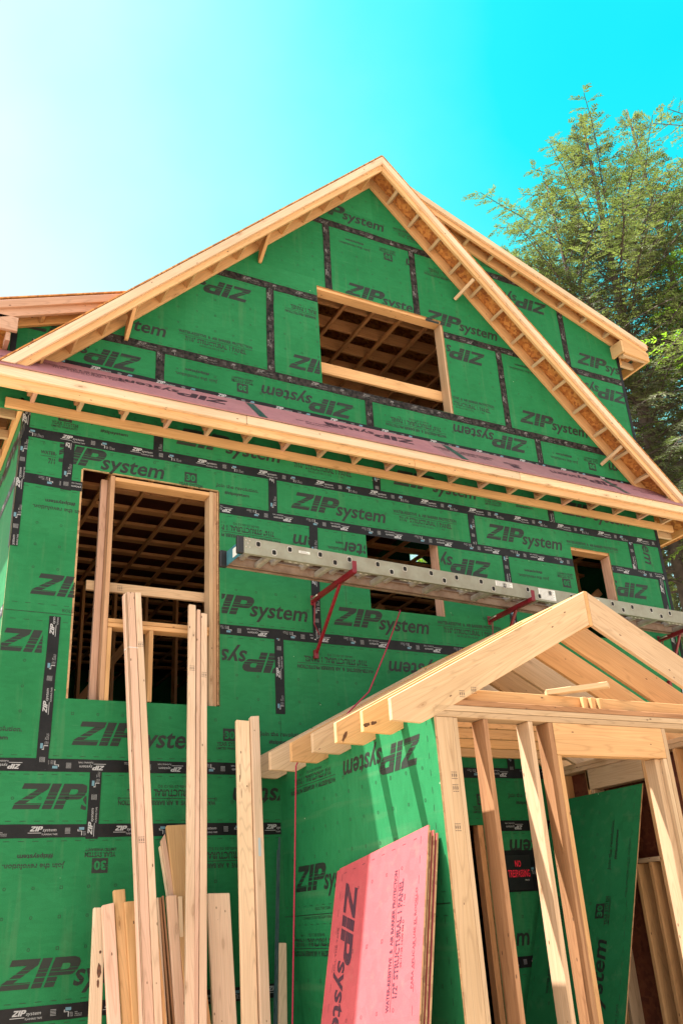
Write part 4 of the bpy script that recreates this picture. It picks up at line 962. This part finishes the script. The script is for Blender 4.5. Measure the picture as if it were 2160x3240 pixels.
# ================================================================== trees
def tree(loc, H, r0, crown0, rad, nb, leafm, label, seed, ll=.15, dens=1.0, lean_=(0, 0), zfrom=None, azc=None, group='hemlock trees behind the house', tops=1):
    rr = random.Random(seed); t = thing('hemlock_tree', loc, label, 'tree', group)
    X, Y, Z = loc
    def axis(s): return Vector((X+lean_[0]*s+.25*math.sin(s*5+seed), Y+lean_[1]*s+.2*math.cos(s*4+seed), Z+H*s))
    pts = [axis(i/16) for i in range(17)]
    tube('trunk', pts, 1, BARK, t, 10, [r0*(1-i/16.6)**.9+.012 for i in range(17)])
    bv = []; bf = []; lv = []; lf = []
    def seg(a, b, ra, rb):
        d = (b-a).normalized(); u = d.orthogonal().normalized(); w_ = d.cross(u); k = len(bv)
        for p, r_ in ((a, ra), (b, rb)):
            for q in range(3): bv.append(p+(u*math.cos(q*2.09)+w_*math.sin(q*2.09))*r_)
        for q in range(3): bf.append((k+q, k+(q+1) % 3, k+3+(q+1) % 3, k+3+q))
    def leafq(p, d, w_, L):
        s = d.cross(w_).normalized()*L*.17
        k = len(lv); lv.extend((p, p+d*L*.5+s, p+d*L, p+d*L*.5-s)); lf.append((k, k+1, k+2, k+3))
    def spray(p, d, L, nrm):
        side = d.cross(nrm).normalized(); m = max(3, int(L/.085*dens))
        for i in range(m):
            s = i/m; q = p+d*L*s+Vector((0, 0, -.25*L*s*s))
            for sg in (-1, 1):
                dd = (d*.75+side*sg*(.75-.25*s)+Vector((rr.uniform(-.2, .2), rr.uniform(-.2, .2), rr.uniform(-.35, .12)))).normalized()
                leafq(q, dd, (nrm+Vector((rr.uniform(-.5, .5), rr.uniform(-.5, .5), 0))).normalized(), ll*(1-.4*s)*rr.uniform(.7, 1.25))
    for i in range(nb):
        s = crown0+(1-crown0)*((i+rr.random())/nb); 
        if zfrom and not (zfrom[0] < s < zfrom[1]): continue
        base = axis(s*.985); az = i*2.4+rr.uniform(-.5, .5)
        if azc is not None: az = azc+rr.uniform(-.5, .5)
        q = (s-crown0)/(1-crown0)
        if q > .72 and rr.random() < .5: continue
        L = rad*min(1, (1-q)/.45)**1.2*rr.choice((.5, .7, .85, .95, 1, 1.1))*rr.uniform(.85, 1.1)+.25
        out = Vector((math.cos(az), math.sin(az), 0)); pitch = .75*q+.22+rr.uniform(-.15, .15)
        segs = 7; p = base; d = (out*math.cos(pitch)+Vector((0, 0, math.sin(pitch)))).normalized()
        path = [p]
        for k in range(segs):
            d = (d+Vector((rr.uniform(-.09, .09), rr.uniform(-.09, .09), -.16+.02*k))).normalized(); p = p+d*L/segs; path.append(p)
        for k in range(segs): seg(path[k], path[k+1], .012+.035*(1-q)*(1-k/segs), .010+.035*(1-q)*(1-(k+1)/segs))
        nt_ = int((3+L*4.4)*dens)
        for k in range(nt_):
            u = .18+.82*(k+rr.random())/nt_; f = u*segs; j = min(int(f), segs-1); pp = path[j].lerp(path[j+1], f-j); dd = (path[j+1]-path[j]).normalized()
            side = dd.cross(Vector((0, 0, 1))).normalized()*(1 if k % 2 else -1)
            td = (dd*.7+side*rr.uniform(.5, 1.0)+Vector((0, 0, rr.uniform(-.45, .25)))).normalized()
            tl = (.34+.36*L/rad*(1-.5*u))*rr.uniform(.7, 1.3)
            seg(pp, pp+td*tl, .007, .004)
            nr = td.cross(side).normalized() if td.cross(side).length > .01 else Vector((0, 0, 1))
            if nr.z < 0: nr = -nr
            spray(pp+td*tl*.12, td, tl, nr)
            if rr.random() < .7:
                t2 = (td+side*rr.uniform(-.9, .3)+Vector((0, 0, -.25))).normalized(); spray(pp+td*tl*.4, t2, tl*.7, nr)
    mk('branches', bv, bf, BARK, t, Matrix.Translation(loc)); mk('crown', lv, lf, leafm, t, Matrix.Translation(loc))
    return t
tree((20.3, 9, GZ), 28.5, .34, .34, 6.1, 330, LEAF1, 'tall olive green hemlock right behind the house with a thin pointed top', 3, ll=.15, dens=1.1)
tree((18.6, 9.6, GZ), 24.6, .22, .5, 3.6, 90, LEAF1, 'narrow hemlock crown just left of the tall olive one', 31, ll=.15)
tree((23.2, 9.2, GZ), 29.8, .30, .45, 3.8, 150, LEAF1, 'slimmer hemlock standing to the right of the tall olive one', 5, ll=.15, dens=1.1)
tree((22.6, 5.6, GZ), 25.6, .40, .22, 4.6, 300, LEAF2, 'bright green leafy hemlock at the right edge nearest the eave', 8, ll=.15, dens=1.1)
tree((27.5, 16, GZ), 25, .35, .16, 6.5, 170, LEAF1, 'darker hemlock low behind the trunks at the right', 13, ll=.22)
tree((15.5, 16.5, GZ), 17.5, .3, .10, 4.5, 120, LEAF2, 'leafy hemlock behind the house, glimpsed only through the middle window', 17, ll=.2)
tree((19.9, 2.1, GZ), 23.5, .35, .60, 4.6, 60, LEAF1, 'near hemlock whose branch tips hang in from the top right corner', 21, ll=.12, zfrom=(.80, .90), azc=math.pi+.1)
